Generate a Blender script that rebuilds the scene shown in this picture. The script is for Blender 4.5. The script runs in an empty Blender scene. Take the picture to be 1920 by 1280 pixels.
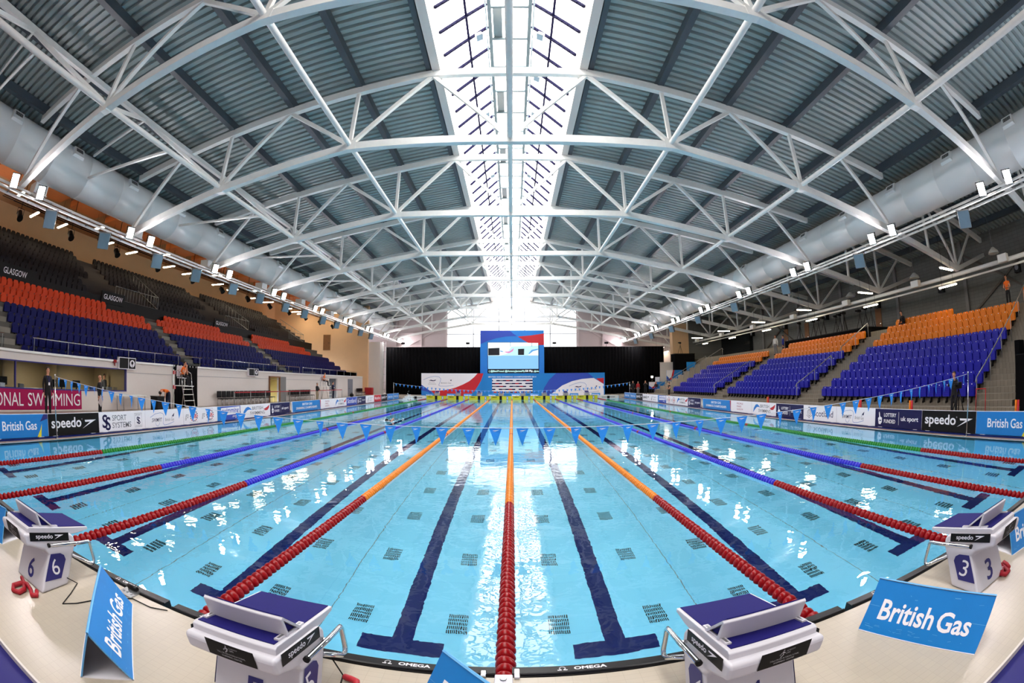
import bpy, math, random
from mathutils import Vector, Matrix
random.seed(7)
S = bpy.context.scene
COL = S.collection
PI = math.pi

# ------------------------------------------------------------------ camera (16 mm equisolid fisheye, 36 mm wide frame)
CAM = Vector((0.0571, -2.3328, 2.0615))
cd = bpy.data.cameras.new('camera')
cd.type = 'PANO'
cd.sensor_fit = 'HORIZONTAL'
cd.sensor_width = 36.0
cd.sensor_height = 24.0
for holder in (cd, getattr(cd, 'cycles', None)):
    try:
        holder.panorama_type = 'FISHEYE_EQUISOLID'
        holder.fisheye_lens = 853.8 / 1920 * 36
        holder.fisheye_fov = PI
    except Exception:
        pass
cam = bpy.data.objects.new('camera', cd)
COL.objects.link(cam)
pitch, roll, yaw = 0.0882967, -0.0031878, -0.00057
fwd = Vector((math.sin(yaw) * math.cos(pitch), math.cos(yaw) * math.cos(pitch), math.sin(pitch)))
rt0 = Vector((math.cos(yaw), -math.sin(yaw), 0))
up0 = rt0.cross(fwd)
rt = math.cos(roll) * rt0 + math.sin(roll) * up0
up = -math.sin(roll) * rt0 + math.cos(roll) * up0
cam.matrix_world = Matrix(((rt.x, up.x, -fwd.x, CAM.x), (rt.y, up.y, -fwd.y, CAM.y), (rt.z, up.z, -fwd.z, CAM.z), (0, 0, 0, 1)))
cd.clip_start = 0.05
cd.clip_end = 500
S.camera = cam

# ------------------------------------------------------------------ world, exposure
w = bpy.data.worlds.new('world')
S.world = w
w.use_nodes = True
w.node_tree.nodes['Background'].inputs[0].default_value = (0.75, 0.85, 1.0, 1)
w.node_tree.nodes['Background'].inputs[1].default_value = 1.0
S.view_settings.view_transform = 'Standard'
S.view_settings.look = 'None'
S.view_settings.gamma = 1
S.view_settings.use_curve_mapping = False
S.view_settings.exposure = 1.46
SKY_E = 4.2        # skylight glass
WIN_E = 1.3        # gable windows
FLOOD_E = 115.0    # lit floodlight faces
TUBE_E = 22.0      # fluorescent tubes
S.cycles.max_bounces = 10
S.cycles.diffuse_bounces = 5
S.cycles.glossy_bounces = 4
S.cycles.transmission_bounces = 6
S.cycles.transparent_max_bounces = 8
S.cycles.sample_clamp_indirect = 40.0
S.cycles.use_denoising = True
S.cycles.caustics_refractive = True
S.cycles.caustics_reflective = True


# ------------------------------------------------------------------ materials
def lin(c):
    return tuple(((v / 255) / 12.92 if v / 255 <= 0.04045 else ((v / 255 + 0.055) / 1.055) ** 2.4) for v in c)


MATS = {}


def mat(name, rgb=(200, 200, 200), rough=0.5, metal=0.0, emit=0.0, noise=0.06, scale=6.0, spec=0.5, linear=None):
    """Principled material; a fine object-space noise varies its colour a little."""
    if name in MATS:
        return MATS[name]
    m = bpy.data.materials.new(name)
    m.use_nodes = True
    nt = m.node_tree
    b = nt.nodes['Principled BSDF']
    c = linear or lin(rgb)
    b.inputs['Base Color'].default_value = (*c, 1)
    b.inputs['Roughness'].default_value = rough
    b.inputs['Metallic'].default_value = metal
    b.inputs['Specular IOR Level'].default_value = spec
    if emit:
        b.inputs['Emission Color'].default_value = (*c, 1)
        b.inputs['Emission Strength'].default_value = emit
        b.inputs['Base Color'].default_value = (0.02, 0.02, 0.02, 1)
    elif noise:
        tc = nt.nodes.new('ShaderNodeTexCoord')
        n = nt.nodes.new('ShaderNodeTexNoise')
        n.inputs['Scale'].default_value = scale
        n.inputs['Detail'].default_value = 2
        r = nt.nodes.new('ShaderNodeValToRGB')
        r.color_ramp.elements[0].color = (*[v * (1 - noise) for v in c], 1)
        r.color_ramp.elements[1].color = (*[min(1, v * (1 + noise)) for v in c], 1)
        nt.links.new(tc.outputs['Object'], n.inputs['Vector'])
        nt.links.new(n.outputs['Fac'], r.inputs['Fac'])
        nt.links.new(r.outputs['Color'], b.inputs['Base Color'])
    MATS[name] = m
    return m


def tile_mat(name, a, b_, mortar, w_, h_, ms, rough, bump=0.15, coord='XY'):
    m = bpy.data.materials.new(name)
    m.use_nodes = True
    nt = m.node_tree
    p = nt.nodes['Principled BSDF']
    tc = nt.nodes.new('ShaderNodeTexCoord')
    br = nt.nodes.new('ShaderNodeTexBrick')
    br.offset = 0.0
    br.inputs['Color1'].default_value = (*lin(a), 1)
    br.inputs['Color2'].default_value = (*lin(b_), 1)
    br.inputs['Mortar'].default_value = (*lin(mortar), 1)
    br.inputs['Scale'].default_value = 1.0
    br.inputs['Mortar Size'].default_value = ms
    br.inputs['Mortar Smooth'].default_value = 0.2
    br.inputs['Brick Width'].default_value = w_
    br.inputs['Row Height'].default_value = h_
    vec = tc.outputs['Object']
    if coord == 'YZ':
        sx = nt.nodes.new('ShaderNodeSeparateXYZ')
        cx = nt.nodes.new('ShaderNodeCombineXYZ')
        nt.links.new(vec, sx.inputs[0])
        nt.links.new(sx.outputs['Y'], cx.inputs['X'])
        nt.links.new(sx.outputs['Z'], cx.inputs['Y'])
        vec = cx.outputs[0]
    nt.links.new(vec, br.inputs['Vector'])
    nt.links.new(br.outputs['Color'], p.inputs['Base Color'])
    bp = nt.nodes.new('ShaderNodeBump')
    bp.inputs['Strength'].default_value = bump
    bp.inputs['Distance'].default_value = 0.004
    bp.invert = True
    nt.links.new(br.outputs['Fac'], bp.inputs['Height'])
    nt.links.new(bp.outputs['Normal'], p.inputs['Normal'])
    p.inputs['Roughness'].default_value = rough
    MATS[name] = m
    return m


def water_mat():
    m = bpy.data.materials.new('water')
    m.use_nodes = True
    nt = m.node_tree
    nt.nodes.remove(nt.nodes['Principled BSDF'])
    g = nt.nodes.new('ShaderNodeBsdfGlass')
    g.inputs['Color'].default_value = (0.93, 0.985, 1.0, 1)
    g.inputs['Roughness'].default_value = 0.0
    g.inputs['IOR'].default_value = 1.333
    tc = nt.nodes.new('ShaderNodeTexCoord')
    n1 = nt.nodes.new('ShaderNodeTexNoise')
    n1.inputs['Scale'].default_value = 1.3
    n1.inputs['Detail'].default_value = 1.5
    n2 = nt.nodes.new('ShaderNodeTexNoise')
    n2.inputs['Scale'].default_value = 5.0
    n2.inputs['Detail'].default_value = 2.0
    n2.inputs['Distortion'].default_value = 0.4
    for n in (n1, n2):
        nt.links.new(tc.outputs['Object'], n.inputs['Vector'])
    mx = nt.nodes.new('ShaderNodeMath')
    mx.operation = 'MULTIPLY_ADD'
    mx.inputs[1].default_value = 0.35
    nt.links.new(n2.outputs['Fac'], mx.inputs[0])
    nt.links.new(n1.outputs['Fac'], mx.inputs[2])
    bp = nt.nodes.new('ShaderNodeBump')
    bp.inputs['Strength'].default_value = 1.0
    bp.inputs['Distance'].default_value = 0.0055
    nt.links.new(mx.outputs[0], bp.inputs['Height'])
    nt.links.new(bp.outputs['Normal'], g.inputs['Normal'])
    nt.links.new(g.outputs[0], nt.nodes['Material Output'].inputs['Surface'])
    MATS['water'] = m
    return m


def glass_mat():
    m = bpy.data.materials.new('clear_glass')
    m.use_nodes = True
    nt = m.node_tree
    nt.nodes.remove(nt.nodes['Principled BSDF'])
    t = nt.nodes.new('ShaderNodeBsdfTransparent')
    t.inputs[0].default_value = (0.82, 0.86, 0.88, 1)
    g = nt.nodes.new('ShaderNodeBsdfGlossy')
    g.inputs['Roughness'].default_value = 0.02
    f = nt.nodes.new('ShaderNodeFresnel')
    f.inputs[0].default_value = 1.08
    mx = nt.nodes.new('ShaderNodeMixShader')
    nt.links.new(f.outputs[0], mx.inputs[0])
    nt.links.new(t.outputs[0], mx.inputs[1])
    nt.links.new(g.outputs[0], mx.inputs[2])
    nt.links.new(mx.outputs[0], nt.nodes['Material Output'].inputs['Surface'])
    MATS['clear_glass'] = m
    return m


mat('steel_white', (234, 234, 230), 0.4)
mat('purlin', (66, 76, 84), 0.5)
mat('deck_steel', (152, 163, 161), 0.45, noise=0.05)
mat('walkway_grey', (112, 128, 134), 0.5)
mat('duct', (232, 236, 236), 0.34, noise=0.03, scale=1.0)
mat('white_plastic', (206, 203, 210), 0.35, noise=0.02)
mat('white_paint', (226, 222, 214), 0.55, noise=0.03)
mat('navy_grip', (22, 18, 96), 0.75, noise=0.1, scale=60, spec=0.2)
mat('navy', (34, 32, 112), 0.5)
mat('bar_dark', (12, 10, 44), 0.7, spec=0.1)
mat('navy_tile', (6, 22, 92), 0.4, noise=0.04, spec=0.2)
mat('black', (5, 5, 6), 0.5, spec=0.25)
mat('black_cloth', (9, 9, 11), 0.95, noise=0.3, scale=3, spec=0.1)
mat('black_rubber', (13, 12, 15), 0.4, spec=0.3)
mat('chrome', (205, 207, 210), 0.12, metal=1.0, noise=0.02)
mat('steel_dull', (150, 152, 152), 0.35, metal=0.8)
mat('red_float', (142, 0, 8), 0.28, spec=0.28)
mat('orange_float', (226, 126, 10), 0.35, spec=0.35)
mat('blue_float', (40, 38, 196), 0.35, spec=0.35)
mat('green_float', (10, 124, 34), 0.35, spec=0.35)
mat('red_rubber', (170, 12, 34), 0.5)
mat('sign_blue', (14, 122, 200), 0.4, noise=0.06, scale=9)
mat('sign_white', (236, 234, 240), 0.5, noise=0.02)
mat('sign_scuff', (96, 168, 220), 0.6)
mat('grey_card', (112, 112, 122), 0.7)
mat('flag_blue', (40, 128, 222), 0.6)
nt = MATS['flag_blue'].node_tree      # thin cloth: light comes through it
tr = nt.nodes.new('ShaderNodeBsdfTranslucent')
tr.inputs[0].default_value = (*lin((60, 160, 245)), 1)
mxs = nt.nodes.new('ShaderNodeMixShader')
mxs.inputs[0].default_value = 0.5
nt.links.new(nt.nodes['Principled BSDF'].outputs[0], mxs.inputs[1])
nt.links.new(tr.outputs[0], mxs.inputs[2])
nt.links.new(mxs.outputs[0], nt.nodes['Material Output'].inputs['Surface'])
mat('seat_blue', (12, 14, 160), 0.35, noise=0.05, spec=0.3)
mat('seat_navy', (4, 8, 84), 0.45, spec=0.15)
mat('seat_amber', (222, 122, 6), 0.4, spec=0.25)
mat('seat_orange', (226, 66, 2), 0.45, spec=0.25)
mat('seat_dark', (16, 8, 15), 0.45, spec=0.2)
mat('concrete', (134, 128, 118), 0.8, noise=0.12, scale=2)
mat('concrete_dark', (96, 92, 86), 0.85, noise=0.12, scale=2)
mat('tier_dark', (52, 46, 46), 0.85, noise=0.1, scale=2)
mat('wall_white', (216, 208, 202), 0.6, noise=0.03)
mat('wall_tan', (232, 190, 146), 0.7, noise=0.05, scale=1)
mat('soffit', (196, 142, 96), 0.7, noise=0.05)
mat('orange_beam', (216, 120, 62), 0.7)
mat('wall_grey', (122, 122, 122), 0.7, noise=0.08, scale=1)
mat('clad', (196, 182, 182), 0.6, noise=0.03)
mat('pink', (160, 8, 78), 0.5, noise=0.04, spec=0.25)
mat('yellow_pad', (214, 206, 30), 0.5)
mat('banner_navy', (18, 14, 72), 0.5, spec=0.3)
mat('banner_red', (196, 22, 40), 0.5)
mat('banner_blue', (24, 120, 206), 0.5)
mat('royal', (40, 70, 176), 0.5)
mat('brand_blue', (52, 104, 190), 0.5)
mat('yellow', (226, 214, 40), 0.5)
mat('grey_text', (120, 122, 132), 0.5)
mat('dark_glass', (26, 30, 34), 0.1)
mat('skin', (206, 150, 122), 0.55)
mat('hair_dark', (38, 28, 24), 0.7)
mat('hair_grey', (150, 140, 132), 0.7)
mat('cloth_black', (18, 18, 24), 0.85)
mat('cloth_navy', (24, 28, 54), 0.85)
mat('cloth_orange', (238, 110, 26), 0.8)
mat('cloth_white', (220, 218, 214), 0.8)
mat('cloth_grey', (120, 120, 124), 0.85)
mat('cloth_khaki', (150, 138, 116), 0.85)
mat('cloth_red', (170, 30, 36), 0.8)
mat('cloth_blue', (34, 50, 150), 0.8)
mat('beige', (150, 132, 104), 0.6)
mat('wood', (128, 84, 46), 0.55, noise=0.2, scale=4)
mat('foam', (236, 244, 250), 0.6)
mat('red_belt', (170, 24, 40), 0.6)
mat('dull_glass', (118, 142, 158), 0.35)
mat('yellow_lit_wall', (226, 200, 120), 0.6)  # yellow light of the stair doorway, put into the wall colour
mat('tube_light', (255, 236, 200), emit=TUBE_E)
mat('flood_light', (255, 246, 250), emit=FLOOD_E)
mat('sky_glass', (255, 251, 247), emit=SKY_E)
mat('window_glow', (250, 252, 255), emit=WIN_E)
mat('spot_glow', (255, 226, 190), emit=220.0)
for nm, c, e in (('led_white', (230, 246, 250), 1.2), ('led_cyan', (186, 234, 246), 1.0), ('led_sky', (132, 192, 252), 0.95), ('led_pale', (196, 230, 250), 1.0),
                 ('led_pink', (226, 130, 190), 0.9), ('led_blue', (90, 160, 220), 0.9), ('led_text', (190, 240, 236), 1.3)):
    mat(nm, c, emit=e * 0.45)
mat('led_black', (12, 14, 28), 0.3)
tile_mat('deck_tile', (184, 173, 156), (181, 170, 154), (174, 163, 147), 0.1, 0.05, 0.0022, 0.3)
tile_mat('side_tile', (150, 136, 122), (142, 128, 114), (110, 98, 88), 0.2, 0.1, 0.005, 0.4)
tile_mat('stand_tile', (128, 120, 106), (120, 112, 99), (84, 78, 70), 0.6, 0.21, 0.008, 0.8)
tile_mat('pool_tile', (138, 226, 253), (136, 223, 251), (126, 215, 247), 2.5, 1.25, 0.006, 0.4, 0.05)
tile_mat('gutter_tile', (150, 112, 96), (130, 96, 84), (196, 176, 160), 0.1, 0.05, 0.012, 0.4)
tile_mat('block_wall', (112, 114, 112), (106, 108, 106), (88, 90, 88), 0.45, 0.22, 0.01, 0.8, coord='YZ')
water_mat()
glass_mat()


# ------------------------------------------------------------------ mesh builder
TEXT = {}


def textgeo(s, bold=0.0, shear=0.0):
    key = (s, bold, shear)
    if key not in TEXT:
        cu = bpy.data.curves.new('t', 'FONT')
        cu.body = s
        cu.size = 1
        cu.offset = bold
        cu.shear = shear
        cu.resolution_u = 3
        o = bpy.data.objects.new('t', cu)
        me = bpy.data.meshes.new_from_object(o)
        vs = [(v.co.x, v.co.y) for v in me.vertices]
        fs = [tuple(p.vertices) for p in me.polygons]
        bpy.data.objects.remove(o)
        bpy.data.curves.remove(cu)
        bpy.data.meshes.remove(me)
        x0 = min(v[0] for v in vs)
        x1 = max(v[0] for v in vs)
        y0 = min(v[1] for v in vs)
        y1 = max(v[1] for v in vs)
        # keep faces facing +z
        f2 = []
        for f in fs:
            a = sum(vs[f[i]][0] * vs[f[(i + 1) % len(f)]][1] - vs[f[(i + 1) % len(f)]][0] * vs[f[i]][1] for i in range(len(f)))
            f2.append(f if a > 0 else tuple(reversed(f)))
        TEXT[key] = ([((x - x0) / (x1 - x0), (y - y0) / (y1 - y0)) for x, y in vs], f2, (x1 - x0) / (y1 - y0))
    return TEXT[key]


class M:
    def __init__(s):
        s.v, s.f, s.m, s.sm, s.names = [], [], [], [], []
        s.fr = None

    def mi(s, name):
        if name not in s.names:
            s.names.append(name)
        return s.names.index(name)

    def add(s, vs, fs, m, smooth=False):
        b = len(s.v)
        s.v += [tuple(v) for v in vs]
        k = s.mi(m)
        for f in fs:
            s.f.append(tuple(b + i for i in f))
            s.m.append(k)
            s.sm.append(smooth)

    def box(s, lo, hi, m, T=None):
        x0, y0, z0 = lo
        x1, y1, z1 = hi
        vs = [(x0, y0, z0), (x1, y0, z0), (x1, y1, z0), (x0, y1, z0), (x0, y0, z1), (x1, y0, z1), (x1, y1, z1), (x0, y1, z1)]
        if T:
            vs = [T @ Vector(v) for v in vs]
        s.add(vs, [(3, 2, 1, 0), (4, 5, 6, 7), (0, 1, 5, 4), (1, 2, 6, 5), (2, 3, 7, 6), (3, 0, 4, 7)], m)
        return s

    def beam(s, p, q, w_, h_, m, upv=(0, 0, 1)):
        p, q = Vector(p), Vector(q)
        d = (q - p).normalized()
        u = Vector(upv)
        r = d.cross(u)
        if r.length < 1e-4:
            r = d.cross(Vector((0, 1, 0)))
        r.normalize()
        u = r.cross(d)
        a, b = r * w_ / 2, u * h_ / 2
        vs = [p - a - b, p + a - b, p + a + b, p - a + b, q - a - b, q + a - b, q + a + b, q - a + b]
        s.add(vs, [(3, 2, 1, 0), (4, 5, 6, 7), (0, 1, 5, 4), (1, 2, 6, 5), (2, 3, 7, 6), (3, 0, 4, 7)], m)
        return s

    def tube(s, pts, r, m, n=8, closed=False, caps=True):
        pts = [Vector(p) for p in pts]
        L = len(pts)
        rings = []
        prev = None
        for i, p in enumerate(pts):
            if closed:
                d = pts[(i + 1) % L] - pts[i - 1]
            else:
                d = pts[min(i + 1, L - 1)] - pts[max(i - 1, 0)]
            d.normalize()
            if prev is None:
                a = d.orthogonal().normalized()
            else:
                a = (prev - d * prev.dot(d))
                a = a.normalized() if a.length > 1e-6 else d.orthogonal().normalized()
            prev = a
            b = d.cross(a)
            rr = r[i] if isinstance(r, (list, tuple)) else r
            rings.append([p + (a * math.cos(2 * PI * k / n) + b * math.sin(2 * PI * k / n)) * rr for k in range(n)])
        vs = [v for R in rings for v in R]
        fs = []
        for i in range(L if closed else L - 1):
            j = (i + 1) % L
            for k in range(n):
                fs.append((i * n + k, i * n + (k + 1) % n, j * n + (k + 1) % n, j * n + k))
        s.add(vs, fs, m, True)
        if caps and not closed:
            b = len(s.v) - len(vs)
            s.f.append(tuple(b + k for k in reversed(range(n))))
            s.f.append(tuple(b + (L - 1) * n + k for k in range(n)))
            s.m += [s.mi(m)] * 2
            s.sm += [False] * 2
        return s

    def lathe(s, prof, m, n=16, axis='Z', o=(0, 0, 0), mod=None):
        """prof: (radius, height) list."""
        vs, fs = [], []
        for j, (r, h) in enumerate(prof):
            for k in range(n):
                a = 2 * PI * k / n
                rr = r * (mod(a, j) if mod else 1)
                c, d = rr * math.cos(a), rr * math.sin(a)
                if axis == 'Z':
                    p = (o[0] + c, o[1] + d, o[2] + h)
                elif axis == 'Y':
                    p = (o[0] + d, o[1] + h, o[2] + c)
                else:
                    p = (o[0] + h, o[1] + c, o[2] + d)
                vs.append(p)
        for j in range(len(prof) - 1):
            for k in range(n):
                fs.append((j * n + k, j * n + (k + 1) % n, (j + 1) * n + (k + 1) % n, (j + 1) * n + k))
        s.add(vs, fs, m, True)
        b = len(s.v) - len(vs)
        s.f.append(tuple(b + k for k in reversed(range(n))))
        s.f.append(tuple(b + (len(prof) - 1) * n + k for k in range(n)))
        s.m += [s.mi(m)] * 2
        s.sm += [False] * 2
        return s

    def ball(s, c, r, m, n=12, rings=8, sc=(1, 1, 1)):
        vs, fs = [], []
        for j in range(rings + 1):
            t = PI * j / rings
            for k in range(n):
                a = 2 * PI * k / n
                vs.append((c[0] + r * sc[0] * math.sin(t) * math.cos(a), c[1] + r * sc[1] * math.sin(t) * math.sin(a), c[2] + r * sc[2] * math.cos(t)))
        for j in range(rings):
            for k in range(n):
                fs.append(((j + 1) * n + k, (j + 1) * n + (k + 1) % n, j * n + (k + 1) % n, j * n + k))
        s.add(vs, fs, m, True)
        return s

    def prism(s, poly, a0, a1, m, axis='X', T=None, side=None):
        """poly in the plane across the axis: X -> (y,z); Y -> (x,z); Z -> (x,y)."""
        n = len(poly)

        def P(u, v, t):
            p = {'X': (t, u, v), 'Y': (u, t, v), 'Z': (u, v, t)}[axis]
            return T @ Vector(p) if T else p
        vs = [P(u, v, a0) for u, v in poly] + [P(u, v, a1) for u, v in poly]
        s.add(vs, [tuple(range(n)), tuple(range(2 * n - 1, n - 1, -1))], m)
        b = len(s.v) - 2 * n
        k = s.mi(side or m)
        for i in range(n):
            j = (i + 1) % n
            s.f.append((b + i, b + n + i, b + n + j, b + j))
            s.m.append(k)
            s.sm.append(False)
        return s

    # flat artwork on a face: frame = origin, right, up, normal
    def frame(s, o, r, u):
        r, u = Vector(r).normalized(), Vector(u).normalized()
        s.fr = (Vector(o), r, u, r.cross(u))
        return s

    def P(s, x, y, off):
        o, r, u, n = s.fr
        return o + r * x + u * y + n * off

    def poly(s, pts, m, off=0.002):
        a = sum(pts[i][0] * pts[(i + 1) % len(pts)][1] - pts[(i + 1) % len(pts)][0] * pts[i][1] for i in range(len(pts)))
        if a < 0:
            pts = list(reversed(pts))
        s.add([s.P(x, y, off) for x, y in pts], [tuple(range(len(pts)))], m)
        return s

    def rect(s, x0, y0, x1, y1, m, off=0.002):
        return s.poly([(x0, y0), (x1, y0), (x1, y1), (x0, y1)], m, off)

    def stroke(s, pts, w_, m, off=0.003):
        for i in range(len(pts) - 1):
            (a, b), (c, d) = pts[i], pts[i + 1]
            L = math.hypot(c - a, d - b) or 1
            nx, ny = -(d - b) / L * w_ / 2, (c - a) / L * w_ / 2
            e = 0.3 * w_
            ex, ey = (c - a) / L * e, (d - b) / L * e
            s.poly([(a + nx - ex, b + ny - ey), (a - nx - ex, b - ny - ey), (c - nx + ex, d - ny + ey), (c + nx + ex, d + ny + ey)], m, off)
        return s

    def arc(s, cx, cy, r, a0, a1, w_, m, off=0.003, n=12, sy=1):
        pts = [(cx + r * math.cos(a0 + (a1 - a0) * i / n), cy + sy * r * math.sin(a0 + (a1 - a0) * i / n)) for i in range(n + 1)]
        return s.stroke(pts, w_, m, off)

    def disc(s, cx, cy, r, m, off=0.002, n=20, sy=1):
        return s.poly([(cx + r * math.cos(2 * PI * k / n), cy + sy * r * math.sin(2 * PI * k / n)) for k in range(n)], m, off)

    def text(s, t, x, y, w_, h_, m, off=0.003, bold=0.0, shear=0.0):
        vs, fs, asp = textgeo(t, bold, shear)
        if w_ is None:
            w_ = h_ * asp
        s.add([s.P(x + a * w_, y + b * h_, off) for a, b in vs], fs, m)
        return s

    def mesh(s, name):
        me = bpy.data.meshes.new(name)
        me.from_pydata([tuple(v) for v in s.v], [], s.f)
        for nm in s.names:
            me.materials.append(MATS[nm])
        me.polygons.foreach_set('material_index', s.m)
        me.polygons.foreach_set('use_smooth', s.sm)
        me.update()
        return me

    def obj(s, name, parent=None, loc=None, bevel=0.0, seg=2):
        o = bpy.data.objects.new(name, s.mesh(name))
        COL.objects.link(o)
        if parent is not None:
            o.parent = parent
        if loc is not None:
            o.location = loc
        if bevel:
            b = o.modifiers.new('bevel', 'BEVEL')
            b.width = bevel
            b.segments = seg
            b.limit_method = 'ANGLE'
            b.angle_limit = 0.6
            b.harden_normals = True
        return o


def tag(o, label, cat, group=None, kind=None):
    o['label'] = label
    o['category'] = cat
    if group:
        o['group'] = group
    if kind:
        o['kind'] = kind
    return o


def thing(name, label, cat, loc=(0, 0, 0), rz=0.0, group=None):
    o = bpy.data.objects.new(name, None)
    o.empty_display_size = 0.1
    COL.objects.link(o)
    o.location = loc
    o.rotation_euler = (0, 0, rz)
    return tag(o, label, cat, group)


def struct(m, name, **k):
    o = m.obj(name, **k)
    o['kind'] = 'structure'
    return o


KIDS = {}


def dup(root, loc, rz=None, label=None, group=None):
    """copy of a thing with copies of its parts and sub-parts (mesh data shared)"""
    if root.name not in KIDS:
        KIDS[root.name] = [(c, list(c.children)) for c in root.children]
    r = root.copy()
    COL.objects.link(r)
    r.location = loc
    if rz is not None:
        r.rotation_euler = (0, 0, rz)
    if label:
        r['label'] = label
    if group:
        r['group'] = group
    for c0, g0 in KIDS[root.name]:
        c = c0.copy()
        COL.objects.link(c)
        c.parent = r
        for g in g0:
            d = g.copy()
            COL.objects.link(d)
            d.parent = c
    return r


ORD = ('first second third fourth fifth sixth seventh eighth ninth tenth eleventh twelfth thirteenth fourteenth fifteenth sixteenth seventeenth eighteenth nineteenth '
       'twentieth').split()


def nth(i):
    if i < 20:
        return ORD[i]
    if i < 29:
        return 'twenty-' + ORD[i - 20]
    if i == 29:
        return 'thirtieth'
    return 'thirty-' + ORD[i - 30] if i < 39 else 'number %d' % (i + 1)


STAND_R = 'amber-topped stand'
STAND_L = 'orange-banded stand'
SIDE = {1: 'amber-topped', -1: 'orange-banded'}

# ================================================================== SETTING
YE = 50.0            # far end of the pool
WX = 18.7            # face of the side walls
ENDY = 66.0          # gable wall
DEPTH = 2.0

# pool basin: floor with lane lines, walls
m = M()
m.add([(-12.5, -0.02, -DEPTH), (12.5, -0.02, -DEPTH), (12.5, YE, -DEPTH), (-12.5, YE, -DEPTH)], [(0, 1, 2, 3)], 'pool_tile')
for i in range(-5, 5):
    x = i * 2.5 + 1.25
    z = -DEPTH + 0.004
    for a, b, c, d in ((x - 0.125, 2.3, x + 0.125, YE - 2.3), (x - 0.5, 2.02, x + 0.5, 2.3), (x - 0.5, YE - 2.3, x + 0.5, YE - 2.02), (x - 0.25, 14.95, x + 0.25, 15.05), (x - 0.25, 34.95, x + 0.25, 35.05)):
        m.add([(a, b, z), (c, b, z), (c, d, z), (a, d, z)], [(0, 1, 2, 3)], 'navy_tile')
for x in (-10, -7.5, -5, -2.3, 0, 2.45, 5, 7.5, 10):   # joints of the floor slabs
    m.add([(x - .006, 0, -DEPTH + .003), (x + .006, 0, -DEPTH + .003), (x + .006, YE, -DEPTH + .003), (x - .006, YE, -DEPTH + .003)], [(0, 1, 2, 3)], 'grey_text')
struct(m, 'floor_pool')
m = M()
for x in (-12.5, 12.5):
    m.add([(x, 0, -DEPTH), (x, YE, -DEPTH), (x, YE, 0.02), (x, 0, 0.02)], [(0, 1, 2, 3) if x > 0 else (3, 2, 1, 0)], 'pool_tile')
m.add([(-12.5, 0, -DEPTH), (12.5, 0, -DEPTH), (12.5, 0, 0.2), (-12.5, 0, 0.2)], [(0, 1, 2, 3)], 'pool_tile')
m.add([(-12.5, YE, -DEPTH), (12.5, YE, -DEPTH), (12.5, YE, 0.28), (-12.5, YE, 0.28)], [(3, 2, 1, 0)], 'pool_tile')
struct(m, 'wall_pool')
wt = M()
wt.add([(-12.5, 0, 0), (12.5, 0, 0), (12.5, YE, 0), (-12.5, YE, 0)], [(0, 1, 2, 3)], 'water')
o = tag(wt.obj('pool_water'), 'clear blue rippled water filling the swimming pool', 'water', kind='stuff')

# decks
m = M()
m.box((-12.9, -1.6, -0.3), (12.9, -0.1, 0.3), 'deck_tile')
m.box((-WX, -9, -0.3), (-12.9, -0.1, 0.2), 'deck_tile')
m.box((12.9, -9, -0.3), (16.3, -0.1, 0.2), 'deck_tile')
m.box((-21, YE + .02, -0.3), (24, ENDY, 0.3), 'deck_tile')
m.box((-WX, -0.1, -0.3), (-13.08, YE + .02, 0.2), 'side_tile')
m.box((13.08, -0.1, -0.3), (16.3, YE + .02, 0.2), 'side_tile')
m.box((-13.08, -0.1, -0.3), (-12.5, YE + .02, 0.015), 'gutter_tile')
m.box((12.5, -0.1, -0.3), (13.08, YE + .02, 0.015), 'gutter_tile')
for sx in (-1, 1):
    a, b = sorted((sx * 12.86, sx * 13.0))
    m.box((a, 0, 0.015), (b, YE, 0.05), 'navy_tile')
struct(m, 'floor_deck')
m = M()
m.box((-12.9, -9, -0.35), (12.9, -1.62, 0.24), 'navy')
m.box((-12.9, -1.62, -0.35), (12.9, -1.6, 0.31), 'wall_white')
struct(m, 'floor_behind_deck')

# left side: white wall with lip, window of the control room, doorways
m = M()


def wall_left(y0, y1, z0, z1):
    m.box((-WX - 0.2, y0, z0), (-WX, y1, z1), 'wall_white')


H = 2.48
wall_left(-9, 13.36, 0, 1.08)
wall_left(-9, 13.36, 2.16, H)
wall_left(13.36, 17.3, 0, H)
wall_left(17.3, 19.6, 2.45, H)
wall_left(19.6, 28.95, 0, H)
wall_left(28.95, 30.6, 2.15, H)
wall_left(30.6, 41.5, 0, H)
wall_left(41.5, 43.8, 2.22, H)
wall_left(43.8, 52.2, 0, H)
m.box((-WX - .3, -9, H), (-WX + .08, 52.2, H + .09), 'steel_white')
m.box((-WX, 13.4, 1.99), (-WX + .012, 41.5, 2.01), 'grey_text')
m.box((-22, 52.2, 0), (-WX, 52.4, H), 'wall_white')
for y in (17.3, 19.5, 41.5, 43.7):
    m.box((-20.4, y, 0), (-WX - .2, y + .1, H), 'wall_grey')
m.box((-20.5, 16.5, 0), (-20.4, 44.5, H), 'wall_grey')
struct(m, 'wall_left')
m = M()
m.box((-22.2, -9, 0), (-22.1, 13.5, H), 'beige')
m.box((-22.2, 13.4, 0), (-WX - .2, 13.5, H), 'beige')
m.box((-22.2, -9, -.1), (-WX - .2, 13.5, 0.2), 'wall_grey')
m.box((-22.2, -9, 2.17), (-WX - .2, 52, 2.22), 'concrete')
for y in (6.0, 9.6):
    m.box((-22.1, y, 0.2), (-20.6, y + .12, H), 'beige')
struct(m, 'wall_control_room')
m = M()
for y0, y1 in ((-9, 6.0), (6.0, 13.36)):
    m.box((-WX - .1, y0, 1.1), (-WX - .088, y1, 2.16), 'clear_glass')
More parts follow.
